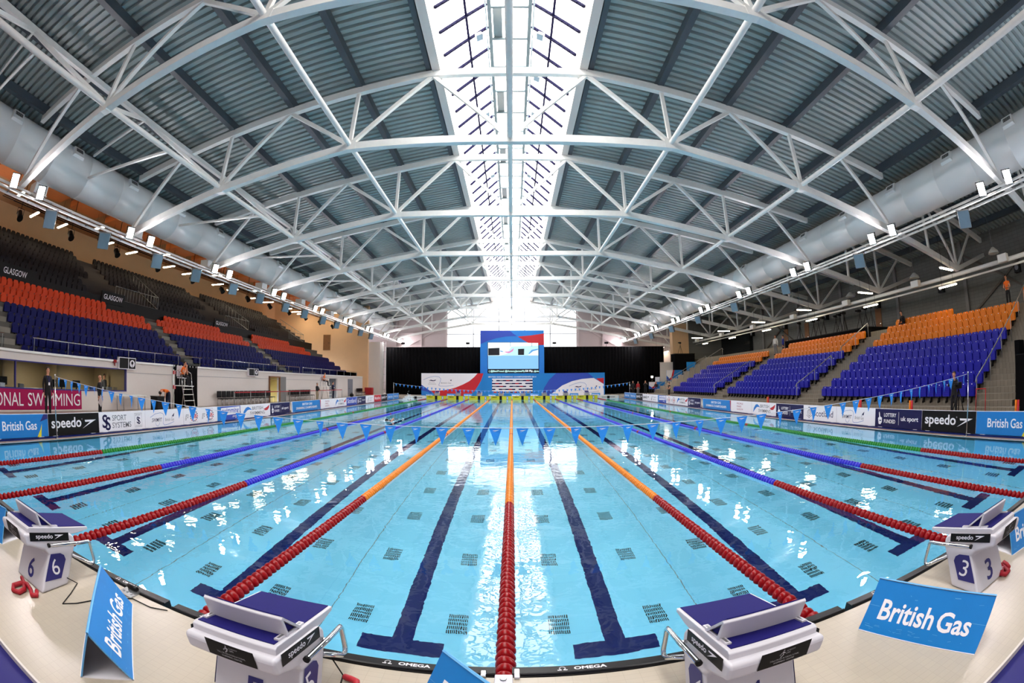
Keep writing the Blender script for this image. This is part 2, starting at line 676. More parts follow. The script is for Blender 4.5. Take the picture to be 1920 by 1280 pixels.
for a, b, c, d in ((-9, 1.07, 13.36, 1.12), (-9, 2.12, 13.36, 2.17), (13.3, 1.08, 13.36, 2.16), (5.97, 1.1, 6.03, 2.16), (1.0, 1.1, 1.06, 2.16)):
    m.box((-WX - .14, a, b), (-WX + .02, c, d), 'navy')
struct(m, 'window_1')
m = M()
m.box((-20.38, 28.95, 0), (-20.3, 30.6, H), 'yellow_lit_wall')
m.box((-20.4, 28.9, 0), (-WX - .2, 28.95, H), 'yellow_lit_wall')
m.box((-20.4, 30.6, 0), (-WX - .2, 30.65, H), 'yellow_lit_wall')
for k in range(6):
    m.box((-20.2 + 0.0, 29.1 + .22 * k, .2 + .2 * k), (-19.6, 29.34 + .22 * k, .4 + .2 * k), 'concrete_dark')
m.beam((-19.5, 29.0, .9), (-19.5, 30.5, 2.0), .04, .06, 'black')
m.box((-WX - .02, 28.87, 0.2), (-WX + .1, 28.97, 2.2), 'wood')
m.box((-WX - .02, 30.58, 0.2), (-WX + .1, 30.68, 2.2), 'wood')
m.box((-WX - .02, 28.87, 2.12), (-WX + .1, 30.68, 2.22), 'wood')
struct(m, 'door_1')
m = M().box((-WX, 30.68, 0.2), (-WX + .06, 31.75, 2.2), 'wall_grey')
h = M().box((-WX + .06, 30.8, 1.1), (-WX + .12, 30.95, 1.14), 'chrome')
o = struct(m, 'door_2')
h.obj('handle', o)
m = M().box((-WX, 47.05, 0.2), (-WX + .05, 48.6, 2.2), 'grey_text')
h = M().box((-WX + .05, 47.2, 1.1), (-WX + .1, 47.35, 1.14), 'chrome')
o = struct(m, 'door_3')
h.obj('handle', o)

# end wall of the orange-banded stand, pilaster, gable wall and its windows
m = M()
m.box((-33.3, 53.8, 0), (-18.5, 54.2, 13), 'wall_tan')
m.box((-33.3, -9, 0), (-33, 54, 13), 'wall_tan')
struct(m, 'wall_stand_end')
m = M().box((-24.95, 53.72, 5.95), (-23.9, 53.8, 8.0), 'wood')
o = struct(m, 'door_4')
M().box((-24.15, 53.66, 6.9), (-24.05, 53.72, 6.95), 'chrome').obj('handle', o)
m = M().box((-18.9, 54.6, 0), (-17.05, 56.5, 7.1), 'wall_white')
struct(m, 'wall_pilaster')
m = M()
m.box((-31, ENDY, 0), (-9.8, ENDY + .3, 15), 'clad')
m.box((9.8, ENDY, 0), (33, ENDY + .3, 15), 'clad')
m.box((-9.8, ENDY, 0), (9.8, ENDY + .3, 5.5), 'clad')
for z in (4.5, 7.3, 9.4):
    for sx in (-1, 1):
        a, b = sorted((sx * 9.8, sx * 20))
        m.box((a, ENDY - .15, z), (b, ENDY, z + .12), 'clad')
for x in (-18, -14, -10.2, 10, 13.8, 18):
    m.box((x, ENDY - .25, 0), (x + .25, ENDY, 14), 'clad')
for sx in (-1, 1):
    m.beam((sx * 10.5, ENDY - .1, 10.5), (sx * 17.5, ENDY - .1, 6.6), .15, .2, 'clad')
struct(m, 'wall_end')
m = M()
m.add([(-9.8, ENDY + .1, 5.5), (9.8, ENDY + .1, 5.5), (9.8, ENDY + .1, 12.8), (3, ENDY + .1, 14.4), (-3, ENDY + .1, 14.4), (-9.8, ENDY + .1, 12.8)], [(0, 1, 2, 3, 4, 5)], 'window_glow')
m.add([(-3, ENDY + .1, 14.4), (3, ENDY + .1, 14.4), (2.7, ENDY + .1, 15.2), (0.9, ENDY + .1, 17), (-.9, ENDY + .1, 17), (-2.7, ENDY + .1, 15.2)], [(0, 1, 2, 3, 4, 5)], 'window_glow')
for x in (-5.8, -1.95, 1.95, 5.8):
    m.box((x - .06, ENDY - .02, 5.5), (x + .06, ENDY + .08, 13.2), 'grey_text')
for z in (9.2, 11.1):
    m.box((-9.8, ENDY - .02, z), (9.8, ENDY + .08, z + .1), 'grey_text')
struct(m, 'window_2')

# right side: grey block wall behind the amber-topped stand, tan wall by the gantry end
m = M()
m.box((29.4, -9, 0), (29.7, 66, 12), 'block_wall')
m.box((21.3, 55, 0), (23.7, 56, 9.5), 'wall_tan')
m.box((23.7, 55.2, 0), (29.5, 55.6, 12), 'block_wall')
for y in (-1, 6.5, 14, 21.5, 29, 36.5, 44, 51.5):
    m.box((29.2, y, 4), (29.4, y + .3, 10), 'wall_grey')
for y in (6.65, 36.65):
    m.beam((29.3, y, 5), (29.3, y + 7.3, 9), .1, .14, 'concrete_dark')
    m.beam((29.3, y, 9), (29.3, y + 7.3, 5), .1, .14, 'concrete_dark')
m.box((28.9, 47, 5), (29.4, 61, 8.2), 'dark_glass')
struct(m, 'wall_right')
m = M()
for q, y in enumerate((23.9, 34.9, 38.9)):
    d_ = struct(M().box((29.34, y, 4.66), (29.41, y + .75, 7.15), 'wood'), f'door_{5 + q}')
    M().box((29.28, y + .06, 5.7), (29.34, y + .16, 5.74), 'chrome').obj('handle', d_)
# walls behind the camera keep daylight in
m = M().box((-33, -9.3, -0.3), (33, -9, 15), 'wall_white')
struct(m, 'wall_behind')

# ------------------------------------------------------------------ roof
RZ0, RSL, RX0 = 14.35, 0.165, 3.0


def roofz(x):
    return RZ0 - RSL * (abs(x) - RX0)


def corrugated(x0, x1, name):
    """steel deck with ridges across the hall; profile runs along y"""
    mm = M()
    prof = []
    y = -9.0
    pit = 0.36
    while y < ENDY:
        prof += [(y, 0.0), (y + .20, 0.0), (y + .235, 0.15), (y + .325, 0.15)]
        y += pit
    vs = []
    for x in (x0, x1):
        vs += [(x, a, roofz(x) + b) for a, b in prof]
    n = len(prof)
    down = [(i, i + 1, n + i + 1, n + i) if x1 > x0 else (n + i, n + i + 1, i + 1, i) for i in range(n - 1)]
    mm.add(vs, [tuple(reversed(f)) for f in down], 'deck_steel')
    return struct(mm, name)


corrugated(RX0, 29.6, 'ceiling_over_amber_stand')
corrugated(-RX0, -20.6, 'ceiling_over_pool')
m = M()
m.box((-33, -9, 12.3), (-20.2, 54, 12.4), 'soffit')
m.box((-20.6, -9, 11.3), (-20.4, 66, 12.3), 'purlin')
for k in range(9):
    y = 4.43 + 7.52 * k
    for q in (0.9, 4.7):
        m.box((-27.6, y + q, 11.9), (-23.2, y + q + 2.7, 12.3), 'orange_beam')
struct(m, 'ceiling_soffit')
# opaque skin over the roof so no daylight leaks through
m = M()
for sx in (-1, 1):
    m.add([(sx * 2.9, -9, 14.9), (sx * 34, -9, 12.6), (sx * 34, 66.4, 12.6), (sx * 2.9, 66.4, 14.9)], [(0, 1, 2, 3)], 'purlin')
struct(m, 'roof')
# skylight: upstands, glass slopes with bars, ridge glass
m = M()
for sx in (-1, 1):
    m.box((min(sx * 3.05, sx * 2.72), -9, 13.98), (max(sx * 3.05, sx * 2.72), ENDY, 15.2), 'wall_white')
    m.box((min(sx * 3.3, sx * 3.1), -9, 14.05), (max(sx * 3.3, sx * 3.1), ENDY, 14.3), 'purlin')
struct(m, 'trim_skylight')
m = M()
for sx in (-1, 1):
    q = [(sx * 2.72, -9, 15.2), (sx * .9, -9, 17.0), (sx * .9, ENDY, 17.0), (sx * 2.72, ENDY, 15.2)]
    m.add(q, [(0, 1, 2, 3) if sx < 0 else (3, 2, 1, 0)], 'sky_glass')
    y = -8.85
    while y < ENDY:
        m.beam((sx * 2.72, y, 15.13), (sx * .95, y, 16.88), .1, .16, 'bar_dark', (0, 0, 1))
        for t in range(9):
            f = (t + .5) / 9
            m.box((sx * (2.72 - 1.77 * f) - .04, y - .07, 15.02 + 1.75 * f), (sx * (2.72 - 1.77 * f) + .04, y - .02, 15.1 + 1.75 * f), 'bar_dark')
        y += 1.505
    m.beam((sx * 1.72, -9, 16.1), (sx * 1.72, ENDY, 16.1), .09, .12, 'bar_dark')
m.add([(-.9, -9, 17.0), (.9, -9, 17.0), (.9, ENDY, 17.0), (-.9, ENDY, 17.0)], [(3, 2, 1, 0)], 'sky_glass')
struct(m, 'window_skylight')

# purlins
for i, x in enumerate((6, 9, 12, 15, 18, 21.4, 24.5, 27.5)):
    for sx in (-1, 1):
        if sx < 0 and x > 18:
            continue
        z = roofz(x)
        m = M().box((sx * x - .13, -9, z - .34), (sx * x + .13, ENDY, z - .005), 'purlin')
        tag(m.obj('roof_purlin'), f'dark grey roof purlin, {nth(i)} down from skylight, on the {SIDE[sx]} stand side', 'roof beam', 'roof purlins')

# trusses
TY = [4.43 + 7.52 * k for k in range(9)]
LOW = {0: 10.52, 6: 10.62, 12: 9.62, 18: 8.44}
UPP = {0: 13.83, 3: 13.85, 6: 13.36, 9: 12.86, 12: 12.37, 15: 11.87, 18: 11.40}


def make_truss():
    t = thing('roof_truss', 'x', 'roof truss', group='arched roof trusses')
    c = M()
    xs = [-18.15, -15, -12, -9, -6, -3, 0, 3, 6, 9, 12, 15, 18.15]
    P = lambda x: Vector((x, 0, UPP[min(18, round(abs(x)))] if abs(x) < 18.1 else 11.37))
    for a, b in zip(xs, xs[1:]):
        c.beam(P(a), P(b), .24, .32, 'steel_white')
    c.obj('top_chord', t)
    c = M()
    xs = [-18, -12, -6, 0, 6, 12, 18]
    L = lambda x: Vector((x, 0, LOW[abs(x)]))
    for a, b in zip(xs, xs[1:]):
        c.beam(L(a), L(b), .26, .3, 'steel_white')
    for x in (-12, -6, 6, 12):
        c.box((x - .28, -.14, LOW[abs(x)] - .16), (x + .28, .14, LOW[abs(x)] + .2), 'steel_white')
    c.obj('bottom_chord', t)
    for sx in (-1, 1):
        for x in (6, 12):
            M().beam((sx * x, 0, LOW[x] + .1), (sx * x, 0, UPP[x] - .1), .14, .14, 'steel_white', (0, 1, 0)).obj('web_post', t)
        for a, b in ((0, 3), (6, 3), (6, 9), (12, 9), (12, 15), (18, 15)):
            M().beam((sx * a, 0, LOW[a] + .1), (sx * b, 0, UPP[b] - .1), .15, .15, 'steel_white', (0, 1, 0)).obj('web_diagonal', t)
    return t


T0 = make_truss()
for k, y in enumerate(TY):
    lab = f'white arched roof truss, {nth(k)} from the nearest pool end'
    if k == 0:
        T0.location = (0, y, 0)
        T0['label'] = lab
    else:
        dup(T0, (0, y, 0), label=lab)

# longitudinal tie tubes and wind beams
for x, z, nm in ((0, 10.62, 'under the middle of the skylight'), (6, 10.72, 'beside the skylight'), (12, 9.75, 'above the outer lanes')):
    for sx in ((1,) if x == 0 else (-1, 1)):
        m = M().tube([(sx * x, -9, z), (sx * x, ENDY, z)], .1, 'steel_white', 10)
        lab = f'white steel tie tube linking the trusses {nm}' + ('' if x == 0 else f', {SIDE[sx]} stand side')
        tag(m.obj('tie_tube'), lab, 'roof tube', 'tie tubes')
for sx in (-1,):
    t = thing('wind_brace', f'white lattice wind brace high along the roof on the {SIDE[sx]} stand side', 'roof beam')
    M().box((sx * 14.4 - .1, -9, 11.75), (sx * 14.4 + .1, ENDY, 11.95), 'steel_white').obj('rail', t)
    for k in range(-1, 8):
        ym = 4.43 + 7.52 * k + 3.76
        M().beam((sx * 14.4, ym, 11.8), (sx * 12, ym - 3.5, 9.8), .12, .12, 'steel_white').obj('brace', t)
        M().beam((sx * 14.4, ym, 11.8), (sx * 12, ym + 3.5, 9.8), .12, .12, 'steel_white').obj('brace', t)
        M().beam((sx * 14.4, ym, 11.8), (sx * 18, ym, 11.1), .1, .1, 'steel_white').obj('brace', t)
        M().beam((sx * 12, ym, 9.75), (sx * 17.9, ym, 10.0), .1, .1, 'steel_white').obj('brace', t)

# secondary trusses over the amber-topped stand


def make_side_truss():
    t = thing('stand_truss', 'x', 'roof truss', group='trusses over the amber-topped stand')
    M().beam((18, 0, 8.44), (24.5, 0, 7.25), .24, .3, 'steel_white').obj('bottom_chord', t)
    M().beam((20.6, 0, roofz(20.6) - .5), (29.2, 0, roofz(29.2) - .5), .22, .3, 'steel_white').obj('top_chord', t)
    M().beam((24.5, 0, 7.25), (29.2, 0, 8.6), .2, .24, 'steel_white').obj('outer_chord', t)
    M().beam((24.5, 0, 7.3), (24.5, 0, 10.3), .13, .13, 'steel_white', (0, 1, 0)).obj('web_post', t)
    for a, b in (((24.5, 7.3), (21.6, 10.8)), ((24.5, 7.3), (27.4, 9.8)), ((21.3, 7.9), (21.4, 10.8))):
        M().beam((a[0], 0, a[1]), (b[0], 0, b[1]), .13, .13, 'steel_white', (0, 1, 0)).obj('web_diagonal', t)
    return t


T1 = make_side_truss()
for k, y in enumerate(TY):
    lab = f'white steel truss over the amber-topped stand, {nth(k)} from the nearest pool end'
    if k == 0:
        T1.location = (0, y, 0)
        T1['label'] = lab
    else:
        dup(T1, (0, y, 0), label=lab)
t = thing('stand_tie_tube', 'white double tube joining the trusses above the amber-topped stand seats', 'roof tube')
M().tube([(24.5, -9, 6.95), (24.5, 62, 6.95)], .12, 'steel_white', 10).obj('upper_tube', t)
M().tube([(24.9, -9, 6.7), (24.9, 62, 6.7)], .06, 'steel_white', 8).obj('lower_tube', t)

# ducts
for sx, zc, r in ((-1, 10.5, 1.03), (1, 10.12, 1.0)):
    t = thing('air_duct', f'huge round white air duct running above the {SIDE[sx]} stand', 'air duct', (sx * 19.3, 0, zc), group='round air ducts')
    m = M()
    prof = []
    y = -9.0
    while y < 64:
        prof += [(r, y), (r, y + 2.44), (r + .018, y + 2.45), (r + .018, y + 2.49)]
        y += 2.5
    m.lathe(prof, 'duct', 32, 'Y')
    m.obj('shell', t)
    k = 0
    y = -1.3
    while y < 62:
        v = M()
        a = math.radians(30)
        n = Vector((-sx * math.cos(a), 0, math.sin(a)))
        u = Vector((sx * math.sin(a), 0, math.cos(a)))
        c = n * (r - .03)
        hw, hh = .34, .24
        vs = []
        for dn, kk in ((0, 1.15), (.14, 1.0)):
            for du, dy in ((-1, -1), (-1, 1), (1, 1), (1, -1)):
                vs.append(c + n * dn + u * hh * kk * du + Vector((0, hw * kk * dy, 0)))
        v.add(vs, [(4, 5, 6, 7), (0, 1, 5, 4), (1, 2, 6, 5), (2, 3, 7, 6), (3, 0, 4, 7)], 'duct')
        v.frame(c + n * .142 + u * .02, Vector((0, -sx, 0)), u)
        v.rect(-.24, -.06, .24, .15, 'black', .002)
        for q in range(6):
            v.rect(-.2 + q * .075, -.05, -.185 + q * .075, .14, 'duct', .006)
        v.obj('outlet', t, loc=(0, y, 0))
        y += 4.35
        k += 1

# skylight walkway with its little floodlights
t = thing('maintenance_walkway', 'white steel maintenance walkway hung in the middle of the skylight', 'walkway', (0, 0, 15.9))
for x in (-.78, .78):
    M().box((x - .07, -9, -.12), (x + .07, ENDY, .12), 'walkway_grey').obj('side_beam', t)
    M().tube([(x * 1.25, -9, 0.75), (x * 1.25, ENDY, 0.75)], .03, 'walkway_grey', 6).obj('handrail', t)
for k in range(36):
    M().box((-.72, -8 + 2.0 * k, -.04), (.72, -7.9 + 2.0 * k, .05), 'walkway_grey').obj('cross_beam', t)
    if k % 3 == 0:
        M().box((-.66, -8 + 2.0 * k, .05), (-.3, -5.8 + 2.0 * k, .09), 'steel_dull').obj('grating', t)


def make_sky_lamp():
    t = thing('walkway_floodlight', 'x', 'floodlight', group='floodlights on the skylight walkway')
    M().tube([(0, 0, .25), (0, 0, 0), (-.25, 0, 0)], .02, 'steel_dull', 6).obj('bracket', t)
    T = Matrix.Translation((-.32, 0, -.05)) @ Matrix.Rotation(-.5, 4, 'Y')
    M().box((-.17, -.2, -.09), (.12, .2, .09), 'steel_dull', T).obj('housing', t, bevel=.02)
    M().box((-.16, -.18, -.1), (.11, .18, -.092), 'dull_glass', T).obj('lens', t)
    return t


sl = make_sky_lamp()
for k, (x, y, rz, a) in enumerate(((-.9, 11.6, 0, 'before'), (.9, 11.6, PI, 'before'), (.9, 14.6, PI, 'behind'), (-.9, 17.8, 0, 'before'), (.9, 17.8, PI, 'before'), (-.9, 25.4, 0, 'before'), (.9, 25.4, PI, 'before'))):
    kk = {11.6: 1, 14.6: 1, 17.8: 2, 25.4: 3}[y]
    lab = f'small floodlight on the skylight walkway just {a} the {nth(kk)} truss, {SIDE[1 if x > 0 else -1]} stand side'
    if k == 0:
        sl.location = (x, y, 15.7)
        sl['label'] = lab
    else:
        dup(sl, (x, y, 15.7), rz, lab)

# ================================================================== STANDS
RB = [(7.0, 18.0), (20.3, 30.75), (32.6, 43.5)]            # seat blocks of the amber-topped stand
LB = [(-4.0, 5.5), (6.65, 19.85), (20.95, 33.1), (34.6, 50.5)]   # of the orange-banded stand
BN = ['nearest block', 'second block', 'third block', 'far block']
m = M()
for k in range(10):
    m.box((16.3 + .795 * k, 4.5, 0.1), (16.3 + .795 * (k + 1) + .02, 50.5, .48 + .42 * k), 'stand_tile')
m.box((24.25, -9, .1), (29.4, 61, 4.66), 'stand_tile')
for y0, y1 in ((4.9, 6.9), (18.1, 20.2), (30.85, 32.5), (43.6, 45.0)):
    for k in range(10):
        m.box((16.3 + .795 * k - .38, y0, .1), (16.3 + .795 * k + .03, y1, .27 + .42 * k), 'stand_tile')
struct(m, 'floor_amber_stand')
m = M()
for k in range(8):
    m.box((-18.95 - .8 * (k + 1), -9, 2.24), (-18.95 - .8 * k, 50.9, 2.26 + .49 * k), 'concrete_dark')
    for y0, y1 in ((5.6, 6.55), (19.95, 20.85), (33.2, 34.5)):
        m.box((-18.95 - .8 * k, y0, 2.24), (-18.55 - .8 * k, y1, 2.02 + .49 * k) if k else (-18.94, y1, 2.25), 'concrete')
for j in range(8):
    m.box((-26.0 - .75 * (j + 1) + .35, 6.5, 3), (-26.0 - .75 * j + .35, 50.9, 6.58 + .445 * j), 'tier_dark')
m.box((-32.9, 6.5, 3), (-31.6, 50.9, 9.7), 'tier_dark')
m.box((-25.5, -9, 3), (-25.35, 50.9, 6.6), 'black')
struct(m, 'floor_orange_stand')


def seat_mesh(col, name, low=False):
    """tip-up seat facing -x, origin on the tread under its back"""
    s = M()
    if not low:
        s.prism([(-.215, .40), (.215, .40), (.225, .78), (.17, .86), (-.17, .86), (-.225, .78)], -.01, .035, col, 'X')
        s.prism([(-.2, .36), (.2, .36), (.2, .70), (.16, .74), (-.16, .74), (-.2, .70)], -.13, -.05, col, 'X')
        for z in (.46, .54, .62):
            s.box((-.138, -.17, z), (-.128, .17, z + .02), col)
        s.box((-.10, -.03, .12), (.03, .03, .42), 'black')
        s.box((-.16, -.02, .10), (-.06, .02, .2), 'black')
        s.box((-.04, -.225, .30), (.02, .225, .37), 'black')
        s.box((-.022, -.03, .79), (-.009, .03, .82), 'sign_white')
    else:
        s.prism([(-.2, .1), (.2, .1), (.215, .42), (.13, .53), (-.13, .53), (-.215, .42)], -.01, .04, col, 'X')
        s.prism([(-.2, .08), (.2, .08), (.2, .34), (.13, .4), (-.13, .4), (-.2, .34)], -.12, -.05, col, 'X')
        s.box((-.08, -.03, 0), (.03, .03, .12), 'black')
    return s.mesh(name)


def fill_seats(spec, name, col, cat_word, group, low, rot):
    """spec: (x, y, z, label); the 300 that show largest become objects, the rest one mesh"""
    me = seat_mesh(col, name, low)
    spec.sort(key=lambda q: (Vector(q[:3]) - CAM).length)
    for x, y, z, lab in spec[:300]:
        o = bpy.data.objects.new(name, me)
        COL.objects.link(o)
        o.location = (x, y, z)
        o.rotation_euler = (0, 0, rot)
        tag(o, lab, 'seat', group)
    rest = spec[300:]
    if rest:
        mm = M()
        mm.names = [x.name for x in me.materials]
        cz, sz = math.cos(rot), math.sin(rot)
        V = [(v.co.x * cz - v.co.y * sz, v.co.x * sz + v.co.y * cz, v.co.z) for v in me.vertices]
        F = [(tuple(p.vertices), p.material_index) for p in me.polygons]
        for x, y, z, lab in rest:
            b = len(mm.v)
            mm.v += [(x + a, y + c, z + d) for a, c, d in V]
            mm.f += [tuple(b + i for i in f) for f, _ in F]
            mm.m += [k for _, k in F]
            mm.sm += [False] * len(F)
        tag(mm.obj(name.replace('_seat', '_seating')), f'far rows of {cat_word} seats too many to single out', 'seats', kind='stuff')


blue, amber = [], []
for bi, (y0, y1) in enumerate(RB):
    for k in range(10):
        a, b = y0, y1
        if k == 9 and bi == 0:
            a = 12.5
        if k == 9 and bi > 0:
            continue
        if k == 8 and bi == 2:
            continue
        n = int((b - a) / .478)
        for q in range(n):
            col = 'blue' if k < 6 else 'amber'
            lab = f'{col} tip-up seat, {nth(q)} along row {nth(k)} from floor, {BN[bi]} of {STAND_R}'
            (blue if k < 6 else amber).append((17.0 + .795 * k, a + .24 + .478 * q, .48 + .42 * k, lab))
fill_seats(blue, 'blue_tip_up_seat', 'seat_blue', 'blue', 'blue seats of the amber-topped stand', False, 0)
fill_seats(amber, 'amber_tip_up_seat', 'seat_amber', 'amber', 'amber seats of the amber-topped stand', False, 0)
navy, orange, dark = [], [], []
for bi, (y0, y1) in enumerate(LB):
    for k in range(8):
        a, b = y0, y1
        if k == 7:
            a, b = {0: (y0, y1), 1: (y0, 16.3), 2: (22.5, 30.6), 3: (35.8, 44.0)}[bi]
        if k >= 5 and bi == 3:
            b = min(b, 47.0)
        n = int((b - a) / .48)
        for q in range(n):
            col = 'navy' if k < 5 else 'orange'
            lab = f'{col} stadium seat, {nth(q)} along row {nth(k)} from front, {BN[bi]} of {STAND_L}'
            (navy if k < 5 else orange).append((-19.5 - .8 * k, a + .24 + .48 * q, 2.26 + .49 * k, lab))
for bi, (y0, y1) in enumerate(((7.2, 16.6), (18.6, 32.0), (34.0, 47.5))):
    for j in range(8):
        a = y0 if j > 2 or bi == 0 else y0 + 3.6
        b = y1 if j > 2 else (15.2 if bi == 0 else 29.0 if bi == 1 else 43.0)
        n = int((b - a) / .48)
        for q in range(n):
            lab = f'dark plum seat, {nth(q)} along row {nth(j)} of upper tier, {BN[bi]}, {STAND_L}'
            dark.append((-26.0 - .75 * j, a + .24 + .48 * q, 6.58 + .445 * j, lab))
fill_seats(navy, 'navy_stadium_seat', 'seat_navy', 'navy', 'navy seats of the orange-banded stand', True, PI)
fill_seats(orange, 'orange_stadium_seat', 'seat_orange', 'orange', 'orange seats of the orange-banded stand', True, PI)
fill_seats(dark, 'plum_stadium_seat', 'seat_dark', 'dark plum', 'dark seats of the upper tier', True, PI)

# hand rails of the amber-topped stand
for k, (y, x1) in enumerate(((6.75, 24.0), (20.15, 19.6), (20.15, 23.5), (32.2, 20.2), (45.2, 24.0), (46.8, 22.5))):
    x0 = 16.6 if k != 2 else 20.6
    zz = lambda x: .48 + .42 * (x - 16.3) / .795
    t = thing('handrail', 'sloping grey handrail beside the stairs, ' + ['nearest the pool start', 'lower one of the first gangway', 'upper one of the first gangway', 'at the second gangway', 'at the far end of the blue seats', 'by the blue hoardings'][k] + ', amber-topped stand', 'handrail', group='handrails of the amber-topped stand')
    M().tube([(x0 - .12, y, zz(x0) + .72), (x0, y, zz(x0) + .9), (x1, y, zz(x1) + .9), (x1 + .12, y, zz(x1) + .72)], .028, 'steel_dull', 8).obj('rail', t)
    n = max(2, int((x1 - x0) / 1.3))
    for q in range(n + 1):
        x = x0 + (x1 - x0) * q / n
        M().tube([(x, y, zz(x) - .25), (x, y, zz(x) + .9)], .022, 'steel_dull', 6).obj('post', t)
# front rail of the orange-banded stand
for k, (y0, y1) in enumerate(((-3.5, 5.3), (7.0, 20.2), (21.6, 34.6), (35.2, 50.4))):
    t = thing('front_rail', f'silver rail above the parapet before the {BN[k]} of navy seats', 'rail', group='parapet rails of the orange-banded stand')
    M().tube([(-18.78, y0, 3.1), (-18.78, y1, 3.1)], .022, 'chrome', 8).obj('top_rail', t)
    y = y0 + .1
    while y < y1:
        M().tube([(-18.78, y, 2.56), (-18.78, y, 3.1)], .018, 'steel_dull', 6).obj('post', t)
        y += 2.15
    M().box((-18.79, y0, 2.6), (-18.775, y1, 3.0), 'clear_glass').obj('glass_panel', t)
# upper-tier hoardings, railings and vomitories
for k, (y0, y1) in enumerate(((6.6, 9.9), (15.9, 18.2), (29.6, 31.9))):
    m = M().box((-25.35, y0, 6.2), (-25.25, y1, 6.95), 'black')
    m.frame((-25.25, (y0 + y1) / 2, 6.3), (0, 1, 0), (0, 0, 1))
    m.text('GLASGOW', -.95, .15, 1.9, .32, 'sign_white', .004, .01)
    tag(m.obj('city_sign'), f'black hoarding reading GLASGOW below the dark seats, {nth(k)} along the {STAND_L}', 'sign', 'black GLASGOW hoardings')
for k, (y0, y1) in enumerate(((17.3, 22.0), (31.4, 35.6), (44.5, 48.5))):
    t = thing('landing_railing', f'grey barred railing round the {nth(k)} stair landing of the dark upper tier', 'railing', group='railings of the upper tier')
    for z in (7.45, 6.6):
        M().tube([(-25.4, y0, z), (-25.4, y1, z), (-29.0, y1, z + 2.0)], .025, 'steel_dull', 6).obj('rail', t)
    y = y0
    while y <= y1:
        M().tube([(-25.4, y, 6.55), (-25.4, y, 7.45)], .014, 'steel_dull', 5).obj('bar', t)
        y += .32
    for q in range(9):
        f = q / 8
        M().tube([(-25.4 - 3.6 * f, y1, 6.6 + 2 * f), (-25.4 - 3.6 * f, y1, 7.45 + 2 * f)], .014, 'steel_dull', 5).obj('bar', t)

# ================================================================== GANTRIES AND LAMPS
for sx in (-1, 1):
    t = thing('lighting_gantry', f'long twin-tube lighting gantry hung along the truss ends, {SIDE[sx]} stand side', 'gantry', (sx * 17.55, 0, 0), group='lighting gantries')
    for dx, z in ((-.28, 7.95), (.28, 7.95), (0, 8.2)):
        M().tube([(dx, 1.0, z), (dx, 65.9, z)], .055, 'steel_white', 8).obj('rail', t)
    y = 1.2
    while y < 64:
        M().tube([(-.28, y, 7.95), (0, y, 8.2), (.28, y, 7.95), (-.28, y, 7.95)], .02, 'steel_dull', 5).obj('brace', t)
        y += 1.25


def make_flood(lit, w_, h_):
    t = thing('sports_floodlight' if lit else 'unlit_floodlight', 'x', 'floodlight')
    T = Matrix.Rotation(math.radians(24), 4, 'Y')       # faces +x and down
    ho = M().box((-.2, -w_ / 2, -h_ / 2), (.02, w_ / 2, h_ / 2), 'steel_dull', T).obj('housing', t, bevel=.02)
    M().box((.021, -w_ / 2 + .025, -h_ / 2 + .03), (.034, w_ / 2 - .025, h_ / 2 - .03), 'flood_light' if lit else 'dull_glass', T).obj('lens', ho)
    y_ = M().tube([(-.1, -w_ / 2 - .03, 0), (-.1, -w_ / 2 - .03, h_ / 2 + .06), (-.1, w_ / 2 + .03, h_ / 2 + .06), (-.1, w_ / 2 + .03, 0)], .018, 'black', 6)
    if lit:
        y_.tube([(-.1, 0, h_ / 2 + .06), (-.3, 0, h_ / 2 + .06), (-.3, 0, -.14)], .02, 'black', 6)
    else:
        y_.tube([(-.1, 0, h_ / 2 + .06), (0, 0, h_ / 2 + .06), (0, 0, h_ / 2 + .12)], .02, 'black', 6)
    y_.obj('yoke', t)
    return t


fl = make_flood(True, .37, .52)
first = True
for sx in (-1, 1):
    for k, y in enumerate(TY):
        for d in (-.78, .78):
            lab = f'lit white floodlight {"before" if d < 0 else "behind"} the {nth(k)} truss end, {SIDE[sx]} stand gantry'
            loc, rz = (sx * 16.95, y + d, 8.17), -.45 if sx < 0 else PI + .45
            if first:
                fl.location, fl.rotation_euler, fl['label'], fl['group'] = loc, (0, 0, rz), lab, 'lit floodlights on the gantries'
                first = False
            else:
                dup(fl, loc, rz, lab)
un = make_flood(False, .6, .72)
first = True
for sx in (-1, 1):
    for k, y in enumerate(TY):
        for d in ((1.8, 5.3) if sx < 0 else (2.3,)):
            if (sx < 0 and y + d > 54) or k == 8:
                continue
            lab = f'unlit glass-fronted floodlight after truss {nth(k)}, {"closer to it" if d == 1.8 else "nearer the next truss" if sx < 0 else "hung in mid-bay"}, {SIDE[sx]} stand gantry'
            loc, rz = (sx * 17.27, y + d, 7.47), -.6 if sx < 0 else PI + .6
            if first:
                un.location, un.rotation_euler, un['label'], un['group'] = loc, (0, 0, rz), lab, 'unlit floodlights on the gantries'
                first = False
            else:
                dup(un, loc, rz, lab)


def make_spot():
    t = thing('stage_spotlight', 'x', 'spotlight', group='black spotlights under the soffit')
    T = Matrix.Rotation(math.radians(50), 4, 'Y')
    M().lathe([(.1, -.2), (.16, -.18), (.17, .15), (.2, .25), (.19, .27)], 'black', 12, 'X').obj('barrel', t)
    M().tube([(0, -.22, 0), (0, -.22, .3), (0, .22, .3), (0, .22, 0)], .02, 'black', 6).obj('yoke', t)
    M().tube([(0, 0, .3), (0, 0, 2.2)], .02, 'black', 6).obj('hanger', t)
    t.children[0].matrix_local = T
    return t


sp = make_spot()
for k in range(12):
    loc = (-21.5, 6.2 + 3.85 * k, 8.45)
    lab = f'black stage spotlight hung over the orange-banded stand, {nth(k)} from the near end'
    if k == 0:
        sp.location, sp['label'] = loc, lab
    else:
        dup(sp, loc, None, lab)


